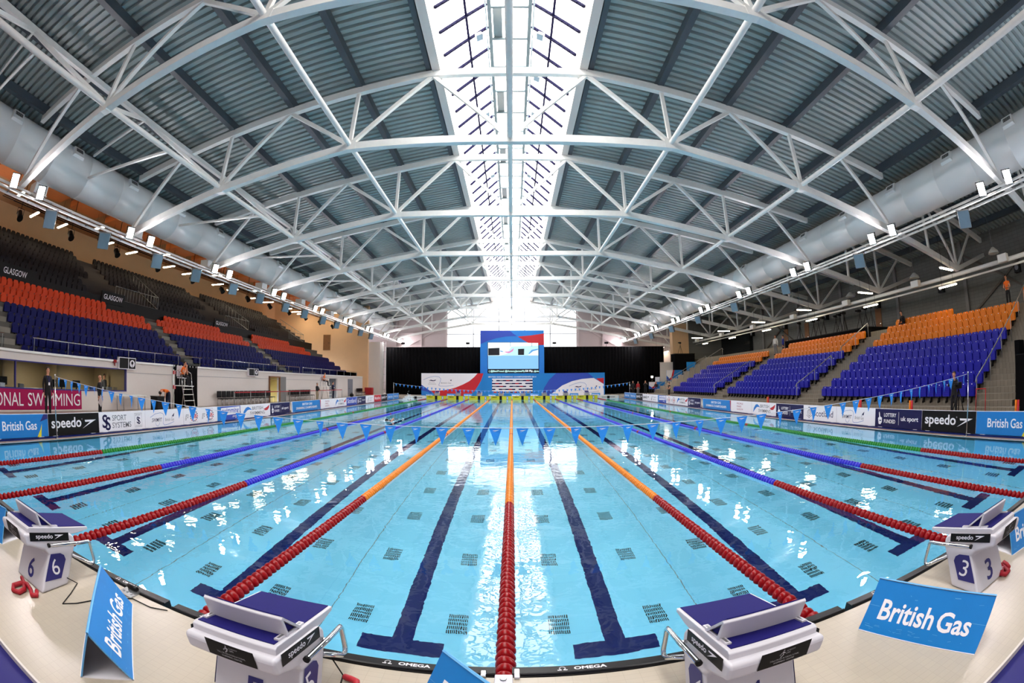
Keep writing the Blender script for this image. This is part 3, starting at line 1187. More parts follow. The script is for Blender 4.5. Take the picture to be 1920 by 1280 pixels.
def make_tube(L):
    t = thing('fluorescent_light', 'x', 'strip light')
    M().box((-.1, -L / 2, 0), (.1, L / 2, .05), 'steel_white').obj('tray', t)
    M().box((-.07, -L / 2 + .03, -.05), (.07, L / 2 - .03, -.002), 'tube_light').obj('tube', t)
    for y in (-L / 3, L / 3):
        M().tube([(0, y, .07), (0, y, 1.7)], .01, 'black', 5).obj('hanger', t)
    return t


tu = make_tube(1.5)
first = True
for k in range(9):
    for d in (.6, 3.2, 5.4):
        lab = f'fluorescent tube under the soffit, {["just behind", "midway behind", "well behind"][(0.6, 3.2, 5.4).index(d)]} the {nth(k)} truss, {STAND_L}'
        loc = (-27.5 if d != 3.2 else -26.0, TY[k] + d, 10.6 if d != 3.2 else 10.9)
        if loc[1] > 52:
            continue
        if first:
            tu.location, tu.rotation_euler, tu['label'], tu['group'] = loc, (0, 0, PI / 2), lab, 'tubes over the orange-banded stand'
            first = False
        else:
            dup(tu, loc, None, lab)
for x, la in ((-23.0, 'nearer the pool'), (-27.5, 'nearer the back')):  # extra tubes added to brighten the tan end wall
    dup(tu, (x, 51.9, 10.6), PI / 2, f'added fluorescent tube brightening the tan end wall, {la}', 'tubes over the orange-banded stand')
for k in range(9):
    for d, rz in ((-1.25, PI / 2 - .0), (.75, 0)):
        x = 22.5 if d < 0 else 24.1
        z = 7.35 if d < 0 else 6.75
        lab = f'fluorescent tube {"along the truss" if d < 0 else "behind the node"} at the {nth(k)} truss, {STAND_R}'
        o = dup(tu, (x, TY[k] + (d if d > 0 else -.35), z - .35), rz, lab, 'tubes over the amber-topped stand')
# small camera-bright lamp at the far end, on a stand
t = thing('camera_lamp', 'dazzling lamp on a black stand by the far people in black', 'lamp', (17.3, 52.0, .3))
M().tube([(0, 0, .02), (0, 0, 2.0)], .025, 'black', 6).obj('stand', t)
for a in (0, 2.1, 4.2):
    M().tube([(0, 0, .7), (.35 * math.cos(a), .35 * math.sin(a), .02)], .015, 'black', 5).obj('leg', t)
M().box((-.14, -.08, 2.0), (.14, .1, 2.26), 'black').obj('housing', t)
M().box((-.11, -.095, 2.03), (.11, -.081, 2.23), 'spot_glow').obj('lens', t)

# ================================================================== POOL THINGS
# floor grilles: slots of the movable floor
gm = M()
for r in range(5):
    for q in range(11):
        x = -.125 + .0235 * q
        y = -.2 + .086 * r
        gm.box((x, y, -.004), (x + .011, y + .06, .004), 'black')
gmesh = gm.mesh('floor_grille')
LANE = lambda x: 4 - math.floor(x / 2.5)
for r in range(15):
    for c in range(-10, 10):
        x = c * 1.25 + .6225
        o = bpy.data.objects.new('floor_grille', gmesh)
        COL.objects.link(o)
        o.location = (x, 2.72 + 1.775 * r, -DEPTH + .006)
        ln = LANE(x)
        wh = f'lane {ln}' if 1 <= ln <= 8 else ('edge lane beyond 8' if ln > 8 else 'edge lane beyond 1')
        half = 'lane 1 half' if (x % 2.5 > 1.25) else 'lane 8 half'
        tag(o, f'dark floor grille under {wh}, {nth(r)} from near wall, {half}', 'floor grille', 'floor grilles')
m = M()
gv = [tuple(v.co) for v in gmesh.vertices]
gf = [(tuple(p.vertices), p.material_index) for p in gmesh.polygons]
m.names = [x.name for x in gmesh.materials]
for r in range(15, 27):
    for c in range(-10, 10):
        x, y = c * 1.25 + .6225, 2.72 + 1.775 * r
        b = len(m.v)
        m.v += [(x + v[0], y + v[1], -DEPTH + .006 + v[2]) for v in gv]
        m.f += [tuple(b + i for i in f) for f, _ in gf]
        m.m += [k for _, k in gf]
        m.sm += [False] * len(gf)
tag(m.obj('floor_grille_field'), 'far rows of dark slotted grilles on the pool floor', 'floor grilles', kind='stuff')


# lane ropes
def float_geo(m, col, y, n, rot=0.0, fine=True):
    if fine:
        prof = [(.03, -.003), (.060, .004), (.073, .022), (.077, .045), (.072, .064), (.058, .086), (.03, .094)]
        m.lathe(prof, col, n, 'Y', (0, y, 0), lambda a, j: 1 + (.07 * math.cos(3 * a + rot) if 2 <= j <= 4 else 0))
    else:
        m.lathe([(.045, 0), (.074, .03), (.074, .05), (.05, .09)], col, n, 'Y', (0, y, 0))


FM = {}
for col in ('red_float', 'orange_float', 'blue_float', 'green_float'):
    for v in range(2):
        mm = M()
        float_geo(mm, col, -.045, 18, v * PI / 3)
        FM[col, v] = mm.mesh('float')
NF = 498


def rope_col(main, y):
    if y < 5.0 or y > 45.0:
        return 'red_float'
    for q in (15, 25, 35):
        if abs(y - q) < .12:
            return 'red_float'
    return main


REST = {}
ROPES = {0: 'orange_float', 1: 'orange_float', 2: 'blue_float', 3: 'blue_float', 4: 'green_float'}
for i in range(-4, 5):
    main = ROPES[abs(i)]
    x = 2.5 * i
    cw = main.split('_')[0]
    if i == 0:
        where = 'the middle lane rope between lanes 4 and 5'
        where = 'orange lane rope with red ends, running between lanes 4 and 5'
    else:
        a = 4 - i
        b = a + 1
        la = f'lanes {a} and {b}' if 1 <= a and b <= 8 else ('lane 1 and the empty edge lane' if i > 0 else 'lane 8 and the empty edge lane')
        where = f'{cw} lane rope with red ends, running between {la}'
    t = thing('lane_rope', where, 'lane rope', (x, 0, .012), group='lane ropes')
    M().tube([(0, .02, 0), (0, YE - .02, 0)], .008, 'steel_dull', 6).obj('cable', t)
    s0 = 0 if abs(i) < 3 else (10 if abs(i) == 3 else 28)
    for q in range(s0, s0 + 100):
        y = .14 + .1 * q
        o = bpy.data.objects.new('float', FM[rope_col(main, y), q % 2])
        COL.objects.link(o)
        o.parent = t
        o.location = (0, y, 0)
    key = (main, s0)
    if key not in REST:
        mm = M()
        for q in list(range(s0)) + list(range(s0 + 100, NF)):
            float_geo(mm, rope_col(main, .14 + .1 * q), .095 + .1 * q, 9, fine=False)
        REST[key] = mm.mesh('float_run')
    o = bpy.data.objects.new('float_run', REST[key])
    COL.objects.link(o)
    o.parent = t
    o['kind'] = 'stuff'
    # anchor at the near wall
    M().tube([(0, -.02, .0), (0, .09, 0)], .012, 'chrome', 6).obj('anchor', t)

# timing pads: black rubber tops at the near wall, yellow fronts at the far wall
for ln in range(1, 9):
    x = 2.5 * (4 - ln) + 1.25
    t = thing('timing_pad', f'black-topped timing pad of lane {ln} hooked over the near pool wall', 'touchpad', (x, 0, 0), group='near timing pads')
    m = M()
    m.box((-1.2, -.095, .0), (1.2, .012, .305), 'black_rubber')
    m.tube([(-1.2, -.075, .306), (1.2, -.075, .306)], .012, 'black_rubber', 8)
    m.frame((-1.25, -.06, .3055), (1, 0, 0), (0, 1, 0))
    for q in (.42, 1.86):
        m.text('OMEGA', q, .02, .2, .034, 'sign_white', .001, .03)
        m.arc(q - .07, .04, .017, -1.0, PI + 1.0, .008, 'sign_white', .001)
        m.rect(q - .1, .018, q - .075, .026, 'sign_white', .001)
        m.rect(q - .065, .018, q - .04, .026, 'sign_white', .001)
    m.obj('pad', t)
    t = thing('yellow_timing_pad', f'yellow timing pad with dark centre bar at the far wall of lane {ln}', 'touchpad', (x, YE, 0), group='far timing pads')
    m = M()
    m.box((-1.2, -.04, -.6), (1.2, -.005, .42), 'yellow_pad')
    m.frame((-1.2, -.04, 0), (1, 0, 0), (0, 0, 1))
    m.rect(1.02, -.1, 1.3, .42, 'black', .004)
    m.rect(1.82, .02, 2.02, .36, 'sign_blue', .004)
    m.rect(1.88, .06, 1.96, .3, 'sign_white', .006)
    m.rect(.0, .4, 2.4, .42, 'black', .004)
    m.text('OMEGA', .14, .2, .6, .13, 'black', .004, .03)
    m.obj('pad', t)
for x, nm in ((-11.25, 'lane 8'), (11.25, 'lane 1')):
    m = M().box((x - 1.2, YE - .02, .0), (x + 1.2, YE + .4, .36), 'white_paint')
    m.frame((x - 1.2, YE - .02, 0), (1, 0, 0), (0, 0, 1))
    m.rect(1.05, .02, 1.35, .3, 'black', .004).rect(.4, .14, 2.0, .2, 'black', .004)
    tag(m.obj('wall_block'), f'white end-wall block with a dark cross beyond the far pads of {nm}', 'pool wall block', group='white end-wall blocks')

# rope anchor box and small drain brackets on the near deck
t = thing('rope_anchor', 'white anchor plate where the middle lane rope meets the near wall', 'anchor plate', (0, 0, .3))
M().box((-.05, -.2, 0), (.055, -.1, .03), 'white_plastic').obj('plate', t, bevel=.006)
m = M().box((.062, -.12, 0), (.095, -.02, .02), 'white_plastic')
m.obj('clamp', t, bevel=.006)
M().box((-.135, -.11, .006), (-.1, -.05, .025), 'chrome').obj('clamp', t, bevel=.006)
M().tube([(-.0, -.155, .03), (.0, -.155, .04)], .02, 'steel_dull', 8).obj('bolt', t)
for x, nm in ((-2.93, 'blocks 5 and 6'), (2.93, 'blocks 3 and 4')):
    t = thing('drain_bracket', f'dull metal bracket at the pool edge between {nm}', 'bracket', (x, -.08, .3), group='metal edge brackets')
    M().box((-.09, -.13, 0), (.09, 0, .012), 'steel_dull').obj('plate', t)
    M().tube([(-.06, 0, .03), (.06, 0, .03)], .022, 'black_rubber', 8).obj('hinge', t)
    for q in (-.05, 0, .05):
        M().tube([(q, -.08, .012), (q, -.08, .018)], .012, 'chrome', 8).obj('bolt', t)


# ------------------------------------------------------------------ starting blocks
def make_block(num, label, group, near=True):
    t = thing('starting_block', label, 'starting block', group=group)
    prof = [(-.865, .508), (-.875, .48), (-.87, .41), (-.82, .395), (-.67, .335), (-.635, .29), (-.85, 0), (-.50, 0), (-.29, .31), (-.28, .37), (-.305, .405), (-.36, .425)]
    m = M().prism(prof, -.275, .275, 'white_plastic', 'X')
    body = m.obj('body', t, bevel=.022, seg=3)
    # rear plate with club name, side stickers, numbers
    m = M()
    m.frame((-.12, -.8755, .428), (1, 0, 0), (0, -.05, 1))
    m.rect(0, 0, .29, .1, 'black', .001)
    m.rect(.003, .003, .287, .097, 'black', .002)
    m.stroke([(.11, .062), (.125, .078), (.137, .07)], .006, 'sign_white', .002).stroke([(.125, .078), (.13, .06), (.118, .048)], .006, 'sign_white', .002).disc(.128, .087, .004, 'sign_white', .002)
    m.text('GLASGOW', .145, .075, .05, .009, 'sign_white', .002).text('LIFE', .145, .06, .025, .009, 'sign_white', .002)
    m.text('TOLLCROSS INTERNATIONAL', .06, .032, .17, .01, 'sign_white', .002).text('SWIMMING CENTRE', .085, .014, .12, .01, 'sign_white', .002)
    m.obj('rear_plaque', body)
    for sx in (-1, 1):
        m = M()
        sd = Vector((0, .455, -.08)).normalized()      # the sticker follows the slope of the top
        if sx > 0:
            m.frame((.2765, -.815, .44), sd, (0, sd.y * 0 - sd.z, sd.y))
        else:
            m.frame((-.2765, -.355, .358), -sd, (0, -sd.z, sd.y))
        m.rect(0, 0, .465, .07, 'black', .002)
        m.text('speedo', .07, .012, .2, .046, 'sign_white', .004, .012)
        m.poly([(.285, .014), (.40, .054), (.295, .054), (.30, .045), (.345, .045)], 'sign_white', .004)
        m.obj('side_sticker', body)
        m = M()
        m.frame((sx * .2765, 0, 0), (0, sx, 0), (0, 0, 1))
        P4 = [(-.615, .295), (-.50, .28), (-.46, .255), (-.452, .215), (-.565, .075), (-.77, .09)]
        m.poly([(sx * a_, b_) for a_, b_ in P4], 'navy', .002)
        m.text(num, sx * -.60 - .045, .115, .09, .135, 'sign_white', .004, .0)
        m.obj('number_panel', body)
    m = M()
    d = Vector((0, .215, .29)).normalized()
    m.frame((-.06, -.85 + .215 * .16, .046), (1, 0, 0), d)
    m.text(num, 0, 0, .12, .19, 'navy', .004, .012)
    m.obj('rear_number', body)
    # sloping platform with grip pad
    sl = math.atan2(.12, .72)
    T = Matrix.Translation((0, -.08, .41)) @ Matrix.Rotation(-sl, 4, 'X')
    m = M().prism([(0, -.012), (0, .012), (-.71, .012), (-.735, .0), (-.735, -.06), (-.25, -.05), (-.14, -.04)], -.255, .255, 'white_plastic', 'X', T)
    pf = m.obj('platform', t, bevel=.006)
    M().prism([(-.235, -.012), (.235, -.012), (.235, -.36), (.205, -.36), (.205, -.66), (.235, -.66), (.235, -.705), (-.235, -.705), (-.235, -.66), (-.205, -.66), (-.205, -.36), (-.235, -.36)], .0125, .017, 'navy_grip', 'Z', T).obj('grip_pad', pf)
    for sx in (-1, 1):
        a, b = sorted((sx * .208, sx * .238))
        rl = M().box((a, -.655, .012), (b, -.365, .024), 'white_plastic', T)
        rl.box((a + .008, -.64, .024), (b - .008, -.38, .0245), 'steel_dull', T)
        rl.obj('side_rail', pf)
    # kick plate: wedge with open navy sides
    K = Matrix.Translation((0, 0, 0))
    kp = M().prism([(-.648, .513), (-.622, .509), (-.648, .622), (-.658, .638), (-.672, .632)], -.245, .245, 'white_plastic', 'X')
    kpo = kp.obj('kick_plate', t, bevel=.006)
    M().prism([(-.662, .628), (-.654, .639), (-.482, .492), (-.495, .484)], -.245, .245, 'white_plastic', 'X').obj('kick_plate_slope', kpo)
    M().prism([(-.634, .514), (-.655, .616), (-.51, .492)], -.225, .225, 'navy_grip', 'X').obj('kick_plate_core', kpo)
    M().prism([(-.648, .636), (-.645, .641), (-.495, .513), (-.499, .508)], -.22, .22, 'navy_grip', 'X').obj('kick_plate_grip', kpo)
    # chrome handles
    for sx in (-1, 1):
        x = sx * .315
        pts = [(x, -.62, .38), (x, -.27, .332), (x, -.17, .322), (x, -.14, .318), (x, -.128, .30), (x, -.122, .16), (x, -.13, .13), (x, -.155, .118), (x, -.20, .135), (sx * .272, -.36, .235)]
        hm = M().tube(pts, .0165, 'chrome', 10)
        hm.tube([(sx * .27, -.35, .344), (x, -.35, .343)], .012, 'chrome', 8)
        hm.lathe([(.019, 0), (.019, .02)], 'black', 10, 'Y', (x, -.64, .383))
        hm.obj('handle', t)
    return t


for num in '3456':
    ln = int(num)
    x = 2.5 * (4 - ln) + 1.25
    t = make_block(num, f'white starting block numbered {num} with navy grip top on the near deck', 'near starting blocks')
    t.location = (x, 0, .3)
for ln in range(1, 9):
    x = 2.5 * (4 - ln) + 1.25
    t = make_block(str(ln), f'small white starting block above the far yellow pad of lane {ln}', 'far starting blocks')
    t.location = (x, YE + .02, .3)
    t.rotation_euler = (0, 0, PI)

# red tethers left by the blocks
for nm, pts in (('lying by the foot of block 6', [(-3.86, -.78, .55), (-3.80, -.9, .34), (-3.72, -.92, .325), (-3.62, -.98, .322), (-3.60, -1.06, .322), (-3.67, -1.1, .322), (-3.75, -1.05, .322), (-3.74, -.95, .325), (-3.66, -.91, .335), (-3.56, -.93, .322), (-3.48, -.97, .322), (-3.45, -.93, .322), (-3.50, -.89, .33)]),
                ('lying behind block 3', [(3.98, -.70, .335), (3.93, -.78, .322), (3.99, -.84, .322), (4.06, -.80, .322), (4.03, -.72, .322), (4.06, -.66, .335), (4.12, -.70, .335), (4.10, -.78, .322), (4.04, -.9, .322), (3.97, -.9, .322), (3.93, -.84, .33)]),
                ('at the bottom edge beside block 5', [(-.905, -.285, .325), (-.86, -.30, .33), (-.82, -.32, .335), (-.80, -.38, .325), (-.72, -.42, .325)])):
    if 'block 6' in nm:
        pts = pts[1:]
    m = M().tube([Vector(p) for p in pts], .022, 'red_rubber', 10)
    tag(m.obj('rubber_tether'), f'thick red rubber tether loop {nm}', 'tether', 'red rubber tethers')
m = M().tube([(4.12, -.86, .322), (4.17, -.80, .322), (4.19, -.74, .322)], .022, 'red_rubber', 10)
tag(m.obj('rubber_tether'), 'short straight piece of red rubber tether behind block 3', 'tether', 'red rubber tethers')
for nm, pts in (('looping from block 6 to the blue sign', [(-3.47, -.50, .36), (-3.42, -.42, .306), (-3.3, -.6, .306), (-3.2, -.78, .306), (-3.12, -.66, .306), (-3.02, -.4, .306), (-2.82, -.2, .306), (-2.6, -.2, .306), (-2.45, -.14, .306)]),
                ('hanging from the edge beside block 4', [(1.53, -.10, .31), (1.6, -.2, .306), (1.62, -.36, .306), (1.58, -.5, .306)]),
                ('on the deck right beside block 5', [(-.965, -.3, .5), (-.93, -.25, .306), (-.9, -.45, .306), (-.93, -.65, .306)])):
    tag(M().tube(pts, .005, 'black', 6).obj('timing_cable'), f'thin black timing cable {nm}', 'cable', 'thin black cables')


# ------------------------------------------------------------------ tent signs
def make_tent(L, W, Hh, wear=True):
    t = thing('tent_sign', 'x', 'sign')
    s = math.hypot(W / 2, Hh)
    for sx in (-1, 1):
        m = M()
        nrm = Vector((sx * Hh, 0, W / 2)).normalized()
        a, b = Vector((sx * W / 2, -L / 2, 0)), Vector((0, -L / 2, Hh))
        vs = []
        for off in (0, .012):
            for p in (a, b):
                for dy in (0, L):
                    vs.append(p + Vector((0, dy, 0)) - nrm * off)
        o_, q_ = 0, 4
        m.add(vs, [(0, 1, 3, 2)] if sx < 0 else [(2, 3, 1, 0)], 'sign_blue')
        m.add(vs, [(4, 5, 7, 6)] if sx > 0 else [(6, 7, 5, 4)], 'grey_card')
        m.add(vs, [(0, 2, 6, 4), (1, 5, 7, 3), (0, 4, 5, 1), (2, 3, 7, 6)], 'sign_scuff')
        u = (Vector((0, 0, Hh)) - Vector((sx * W / 2, 0, 0)))
        m.frame((sx * W / 2, -sx * L / 2, 0), (0, sx, 0), u)
        m.text('British', L * .105, s * .27, L * .455, s * .37, 'sign_white', .002, .02)
        m.text('Gas', L * .595, s * .27, L * .285, s * .35, 'sign_white', .002, .02)
        if wear:
            rq = random.Random(5 + sx)
            m.rect(L * .0, s * .49, L * .09, s * .497, 'sign_scuff', .0015)
            m.rect(L * .87, s * .49, L, s * .497, 'sign_scuff', .0015)
            for q in range(26):
                x, y = rq.uniform(.02, .95) * L, (rq.gauss(.14, .03) if q % 3 else rq.uniform(.03, .95)) * s
                m.stroke([(x, y), (x + rq.uniform(.008, .05), y + rq.uniform(-.006, .006))], rq.uniform(.0015, .004), 'sign_scuff', .001)
        m.obj('face_panel', t)
    M().box((-W / 2, -L / 2, 0), (W / 2, L / 2, .008), 'sign_white').obj('base_panel', t)
    return t


tent = make_tent(1.03, .40, .34)


def place_tent(x, y, deg, label, first=[True], z=.3, group='near tent signs'):
    if first[0]:
        o = tent
        first[0] = False
        o.location, o.rotation_euler = (x, y, z), (0, 0, math.radians(deg))
        o['label'], o['group'] = label, group
    else:
        dup(tent, (x, y, z), math.radians(deg), label, group)


place_tent(-2.54, -.785, math.degrees(math.atan2(.75, -.71)) - 90, 'blue British Gas tent sign seen end-on between blocks 5 and 6')
place_tent(2.735, -.785, math.degrees(math.atan2(-.92, .385)) + 90, 'scuffed blue British Gas tent sign lying open between blocks 3 and 4')
place_tent(.03, -.675, math.degrees(math.atan2(-.759, .651)) + 90, 'blue British Gas tent sign cut by the bottom edge near block 5')
place_tent(4.98, -.62, 82, 'blue British Gas tent sign behind block 3')
place_tent(-5.3, -.6, 100, 'blue British Gas tent sign cut off behind block 6')
for x, la in ((-9.8, 'beyond block 8'), (-7.2, 'between blocks 7 and 8'), (-5.2, 'between blocks 6 and 7'), (-2.3, 'between blocks 5 and 6'), (.45, 'between blocks 4 and 5'), (2.65, 'between blocks 3 and 4'), (4.95, 'between blocks 2 and 3'), (7.35, 'between blocks 1 and 2'), (10.0, 'beyond block 1')):
    place_tent(x, YE + 1.3, -90 + random.uniform(-14, 14), f'small pale-blue tent sign on the far deck {la}', group='far tent signs')

# ------------------------------------------------------------------ backstroke flags
def flag_mesh(k):
    m = M()
    vs, n = [], 4
    for i in range(n + 1):
        f = i / n
        hw = .105 * (1 - f) + .002
        bow = .025 * math.sin(PI * f) * (1 if k else -1)
        vs += [(-hw, bow, -.29 * f), (hw, bow * .4, -.29 * f)]
    m.add(vs, [(2 * i, 2 * i + 2, 2 * i + 3, 2 * i + 1) for i in range(n)], 'flag_blue')
    for sgn in (1, -1):
        m.frame((0, 0, 0), (sgn, 0, 0), (0, 0, 1))
        m.poly([(-.05, -.07), (.06, -.03), (-.045, -.035), (-.045, -.045), (.0, -.045)], 'sign_white', .012)
    return m.mesh('flag')


FL = [flag_mesh(0), flag_mesh(1)]


def flag_line(y, x0, x1, sag, ztop, label, n):
    t = thing('flag_line', label, 'flag line', (0, y, 0), group='backstroke flag lines')
    zz = lambda x: ztop - sag * (1 - (x / x1) ** 2)
    for x in (x0, x1):
        m = M().tube([(x, 0, .02), (x, 0, ztop + .03)], .02, 'chrome', 10)
        m.lathe([(.07, 0), (.07, .015), (.03, .03)], 'chrome', 12, 'Z', (x, 0, .015 if y < 40 else .2))
        m.ball((x, 0, ztop + .04), .026, 'sign_white', 8, 6)
        m.obj('post', t)
    M().tube([(x0 + (x1 - x0) * i / 40, 0, zz(x0 + (x1 - x0) * i / 40)) for i in range(41)], .006, 'sign_white', 5).obj('cord', t)
    rr = random.Random(3)
    for i in range(n):
        x = x0 + .3 + (x1 - x0 - .6) * i / (n - 1)
        o = bpy.data.objects.new('flag', FL[i % 2])
        COL.objects.link(o)
        o.parent = t
        o.location = (x, 0, zz(x))
        o.rotation_euler = (0, 0, rr.uniform(-.5, .5))


flag_line(5.0, -12.75, 12.75, .46, 1.77, 'string of blue pennants sagging across the near end of the pool', 58)
flag_line(45.0, -12.6, 12.55, .75, 1.83, 'string of tiny blue pennants crossing in front of the far blocks', 58)

# ================================================================== ADVERTISING BOARDS
BH = 0.63


def ad_gas(m, L, H_):
    m.rect(0, 0, L, H_, 'sign_blue')
    m.text('British', L * .2, .2, L * .36, .25, 'sign_white', .004, .012)
    m.text('Gas', L * .6, .2, L * .2, .25, 'sign_white', .004, .012)
    m.poly([(L * .80, 0), (L * .86, .2), (L * .89, .36), (L * .87, 0)], 'yellow', .004)
    m.poly([(L * .86, .42), (L * .93, H_), (L, H_), (L, .5)], 'navy', .004)


def ad_gas_small(m, L, H_):
    m.rect(0, 0, L, H_, 'sign_blue')
    m.text('British Gas', L * .15, .22, L * .7, .22, 'sign_white', .004, .01)


def ad_speedo(m, L, H_):
    m.rect(0, 0, L, H_, 'black')
    m.text('speedo', L * .06, .12, L * .58, .40, 'sign_white', .004, .018)
    m.poly([(L * .66, .16), (L * .94, .42), (L * .71, .42), (L * .72, .36), (L * .82, .36)], 'sign_white', .004)
    m.arc(L * .655, .45, .018, 0, 2 * PI, .006, 'sign_white', .004)


def ad_speedo_inv(m, L, H_):
    m.rect(0, 0, L, H_, 'sign_white')
    m.text('speedo', L * .06, .12, L * .58, .40, 'black', .004, .018)
    m.poly([(L * .66, .16), (L * .94, .42), (L * .71, .42), (L * .72, .36), (L * .82, .36)], 'black', .004)


def ad_systems(m, L, H_):
    m.rect(0, 0, L, H_, 'sign_white')
    m.text('S', .16, .12, .26, .44, 'banner_navy', .004, .02)
    m.text('S', .32, .04, .26, .44, 'banner_navy', .004, .02)
    m.text('SPORT', .66, .34, .75, .19, 'grey_text', .004, .01)
    m.text('SYSTEMS', .66, .1, 1.0, .19, 'grey_text', .004, .01)
    m.stroke([(1.86, .08), (2.26, .08), (2.26, .56), (1.86, .56), (1.86, .08)], .01, 'grey_text')
    m.text('SPORT', 1.9, .47, .32, .06, 'grey_text', .004)
    m.text('S', 1.97, .2, .13, .24, 'banner_navy', .004, .02).text('S', 2.04, .17, .13, .24, 'banner_navy', .004, .02)
    m.text('SYSTEMS', 1.9, .1, .32, .05, 'grey_text', .004)


def ad_swimfit(m, L, H_):
    m.rect(0, 0, L, H_, 'sign_white')
    m.text('SWIMFIT', .38, .2, .62, .14, 'banner_navy', .004, .01, .3)
    m.arc(.72, .17, .12, PI, 2 * PI, .012, 'brand_blue', .004)
    m.stroke([(.3, .38), (.6, .5), (.9, .53), (1.05, .5), (1.12, .42), (1.08, .26), (1.06, .12), (1.14, .06), (1.4, .08), (1.75, .16)], .014, 'brand_blue')
    m.text('British Gas', 1.2, .2, .55, .12, 'grey_text', .004)
    m.poly([(1.62, .38), (1.78, .5), (1.74, .36)], 'banner_navy', .004).stroke([(1.6, .36), (1.7, .34), (1.72, .44)], .012, 'grey_text')


def ad_gb(m, L, H_):
    m.rect(0, 0, L, H_, 'sign_white')
    for x in (.1, L * .5 + .05):
        m.text('go', x, .16, .24, .24, 'grey_text', .004, 0, .3)
        for q in range(14):
            a = 2 * PI * q / 14
            m.disc(x + .62 + .25 * math.cos(a), .31 + .2 * math.sin(a), .035, 'banner_navy' if q % 3 else 'banner_red', .004, 8)
        m.text('GB', x + .44, .22, .38, .18, 'banner_red', .005, .02)
        m.text('British Swimming', x + .25, .56, .6, .045, 'grey_text', .004)
        m.text('Supporters Club', x + .3, .04, .6, .045, 'grey_text', .004)


def ad_swimming(m, L, H_):
    m.rect(0, 0, L, H_, 'royal')
    m.poly([(0, 0), (L * .2, 0), (L * .13, H_), (0, H_)], 'sign_blue', .003)
    m.poly([(L * .15, .22), (L * .97, .25), (L * .97, .6), (L * .15, .56)], 'sign_white', .004)
    m.text('swimming', L * .18, .25, L * .74, .3, 'royal', .006, .012)
    m.text('.org', L * .62, .06, L * .2, .13, 'sign_white', .005, .01)
    m.arc(L * 1.0, .1, .2, PI / 2, PI, .1, 'sign_blue', .003)


def ad_brit_swim(m, L, H_):
    m.rect(0, 0, L, H_, 'sign_white')
    m.poly([(L * .06, .08), (L * .10, .34), (L * .17, .5), (L * .24, .54), (L * .31, .47), (L * .36, .36), (L * .28, .4), (L * .21, .36), (L * .13, .22)], 'banner_blue', .004)
    m.poly([(L * .76, .36), (L * .83, .28), (L * .9, .3), (L * .95, .4), (L * .98, .58), (L * .9, .48), (L * .85, .43)], 'banner_red', .004)
    m.text('BRITISH', L * .37, .36, L * .37, .17, 'grey_text', .004, .01)
    m.text('SWIMMING', L * .30, .12, L * .5, .17, 'grey_text', .004, .01)


def ad_lottery(m, L, H_):
    m.rect(0, 0, L, H_, 'banner_navy')
    m.poly([(.16, .3), (.22, .34), (.2, .5), (.24, .53), (.28, .36), (.38, .32), (.38, .16), (.3, .08), (.2, .1)], 'sign_white', .004)
    m.rect(.24, .2, .34, .24, 'banner_navy', .005)
    m.text('LOTTERY', L * .2, .36, L * .27, .13, 'sign_white', .004, .02)
    m.text('FUNDED', L * .2, .14, L * .25, .13, 'sign_white', .004, .02)
    m.rect(L * .52, .1, L * .525, .54, 'sign_white', .004)
    m.text('uk sport', L * .57, .2, L * .36, .2, 'sign_white', .004, .016)


def ad_champs(m, L, H_):
    m.rect(0, 0, L, H_, 'sign_blue')
    m.text('BRITISH GAS', L * .34, .36, L * .34, .15, 'sign_white', .004, .02)
    m.text('SWIMMING CHAMPIONSHIPS', L * .14, .13, L * .72, .15, 'sign_white', .004, .02)
    m.poly([(0, 0), (.12, 0), (.05, H_), (0, H_)], 'sign_white', .004)
    m.poly([(L - .12, H_), (L, H_), (L, 0), (L - .06, .2)], 'banner_red', .004)


def ad_glasgow(m, L, H_):
    m.rect(0, 0, L, H_, 'sign_white')
    for q, tx in enumerate(('PEOPLE', 'MAKE', 'GLASGOW')):
        m.text(tx, L * .3, .44 - .16 * q, L * .3 * (1 if q != 1 else .72), .1, 'pink', .004)


def ad_scot_blue(m, L, H_):
    m.rect(0, 0, L, H_, 'royal')
    m.text('Scotland', L * .08, .16, L * .84, .36, 'sign_white', .004, .01)


def ad_scotland(m, L, H_):
    m.rect(0, 0, L, H_, 'sign_white')
    m.text('Scotland', L * .32, .18, L * .58, .26, 'banner_navy', .004, 0)
    m.arc(L * .18, .32, .13, 0, 2 * PI, .02, 'banner_navy', .004)
    m.arc(L * .18, .34, .06, 0, 2 * PI, .016, 'banner_navy', .004)
    m.stroke([(L * .18, .19), (L * .18, .06)], .014, 'banner_navy')
    m.stroke([(L * .10, .2), (L * .18, .1), (L * .26, .2)], .018, 'banner_navy')
    for q in (-.05, 0, .05):
        m.disc(L * .18 + q, .55, .025, 'banner_navy', .004, 8)


def ad_city(m, L, H_):
    m.rect(0, 0, L, H_, 'sign_white')
    m.poly([(L * .2, .1), (L * .3, .5), (L * .34, .5), (L * .28, .1)], 'grey_text', .004)
    m.text('Glasgow', L * .42, .34, L * .4, .14, 'grey_text', .004)
    m.text('2014', L * .42, .14, L * .3, .12, 'grey_text', .004)


def ad_red(m, L, H_):
    m.rect(0, 0, L, H_, 'banner_red')
    m.text('Marathon', L * .1, .2, L * .8, .28, 'sign_white', .004, .015)


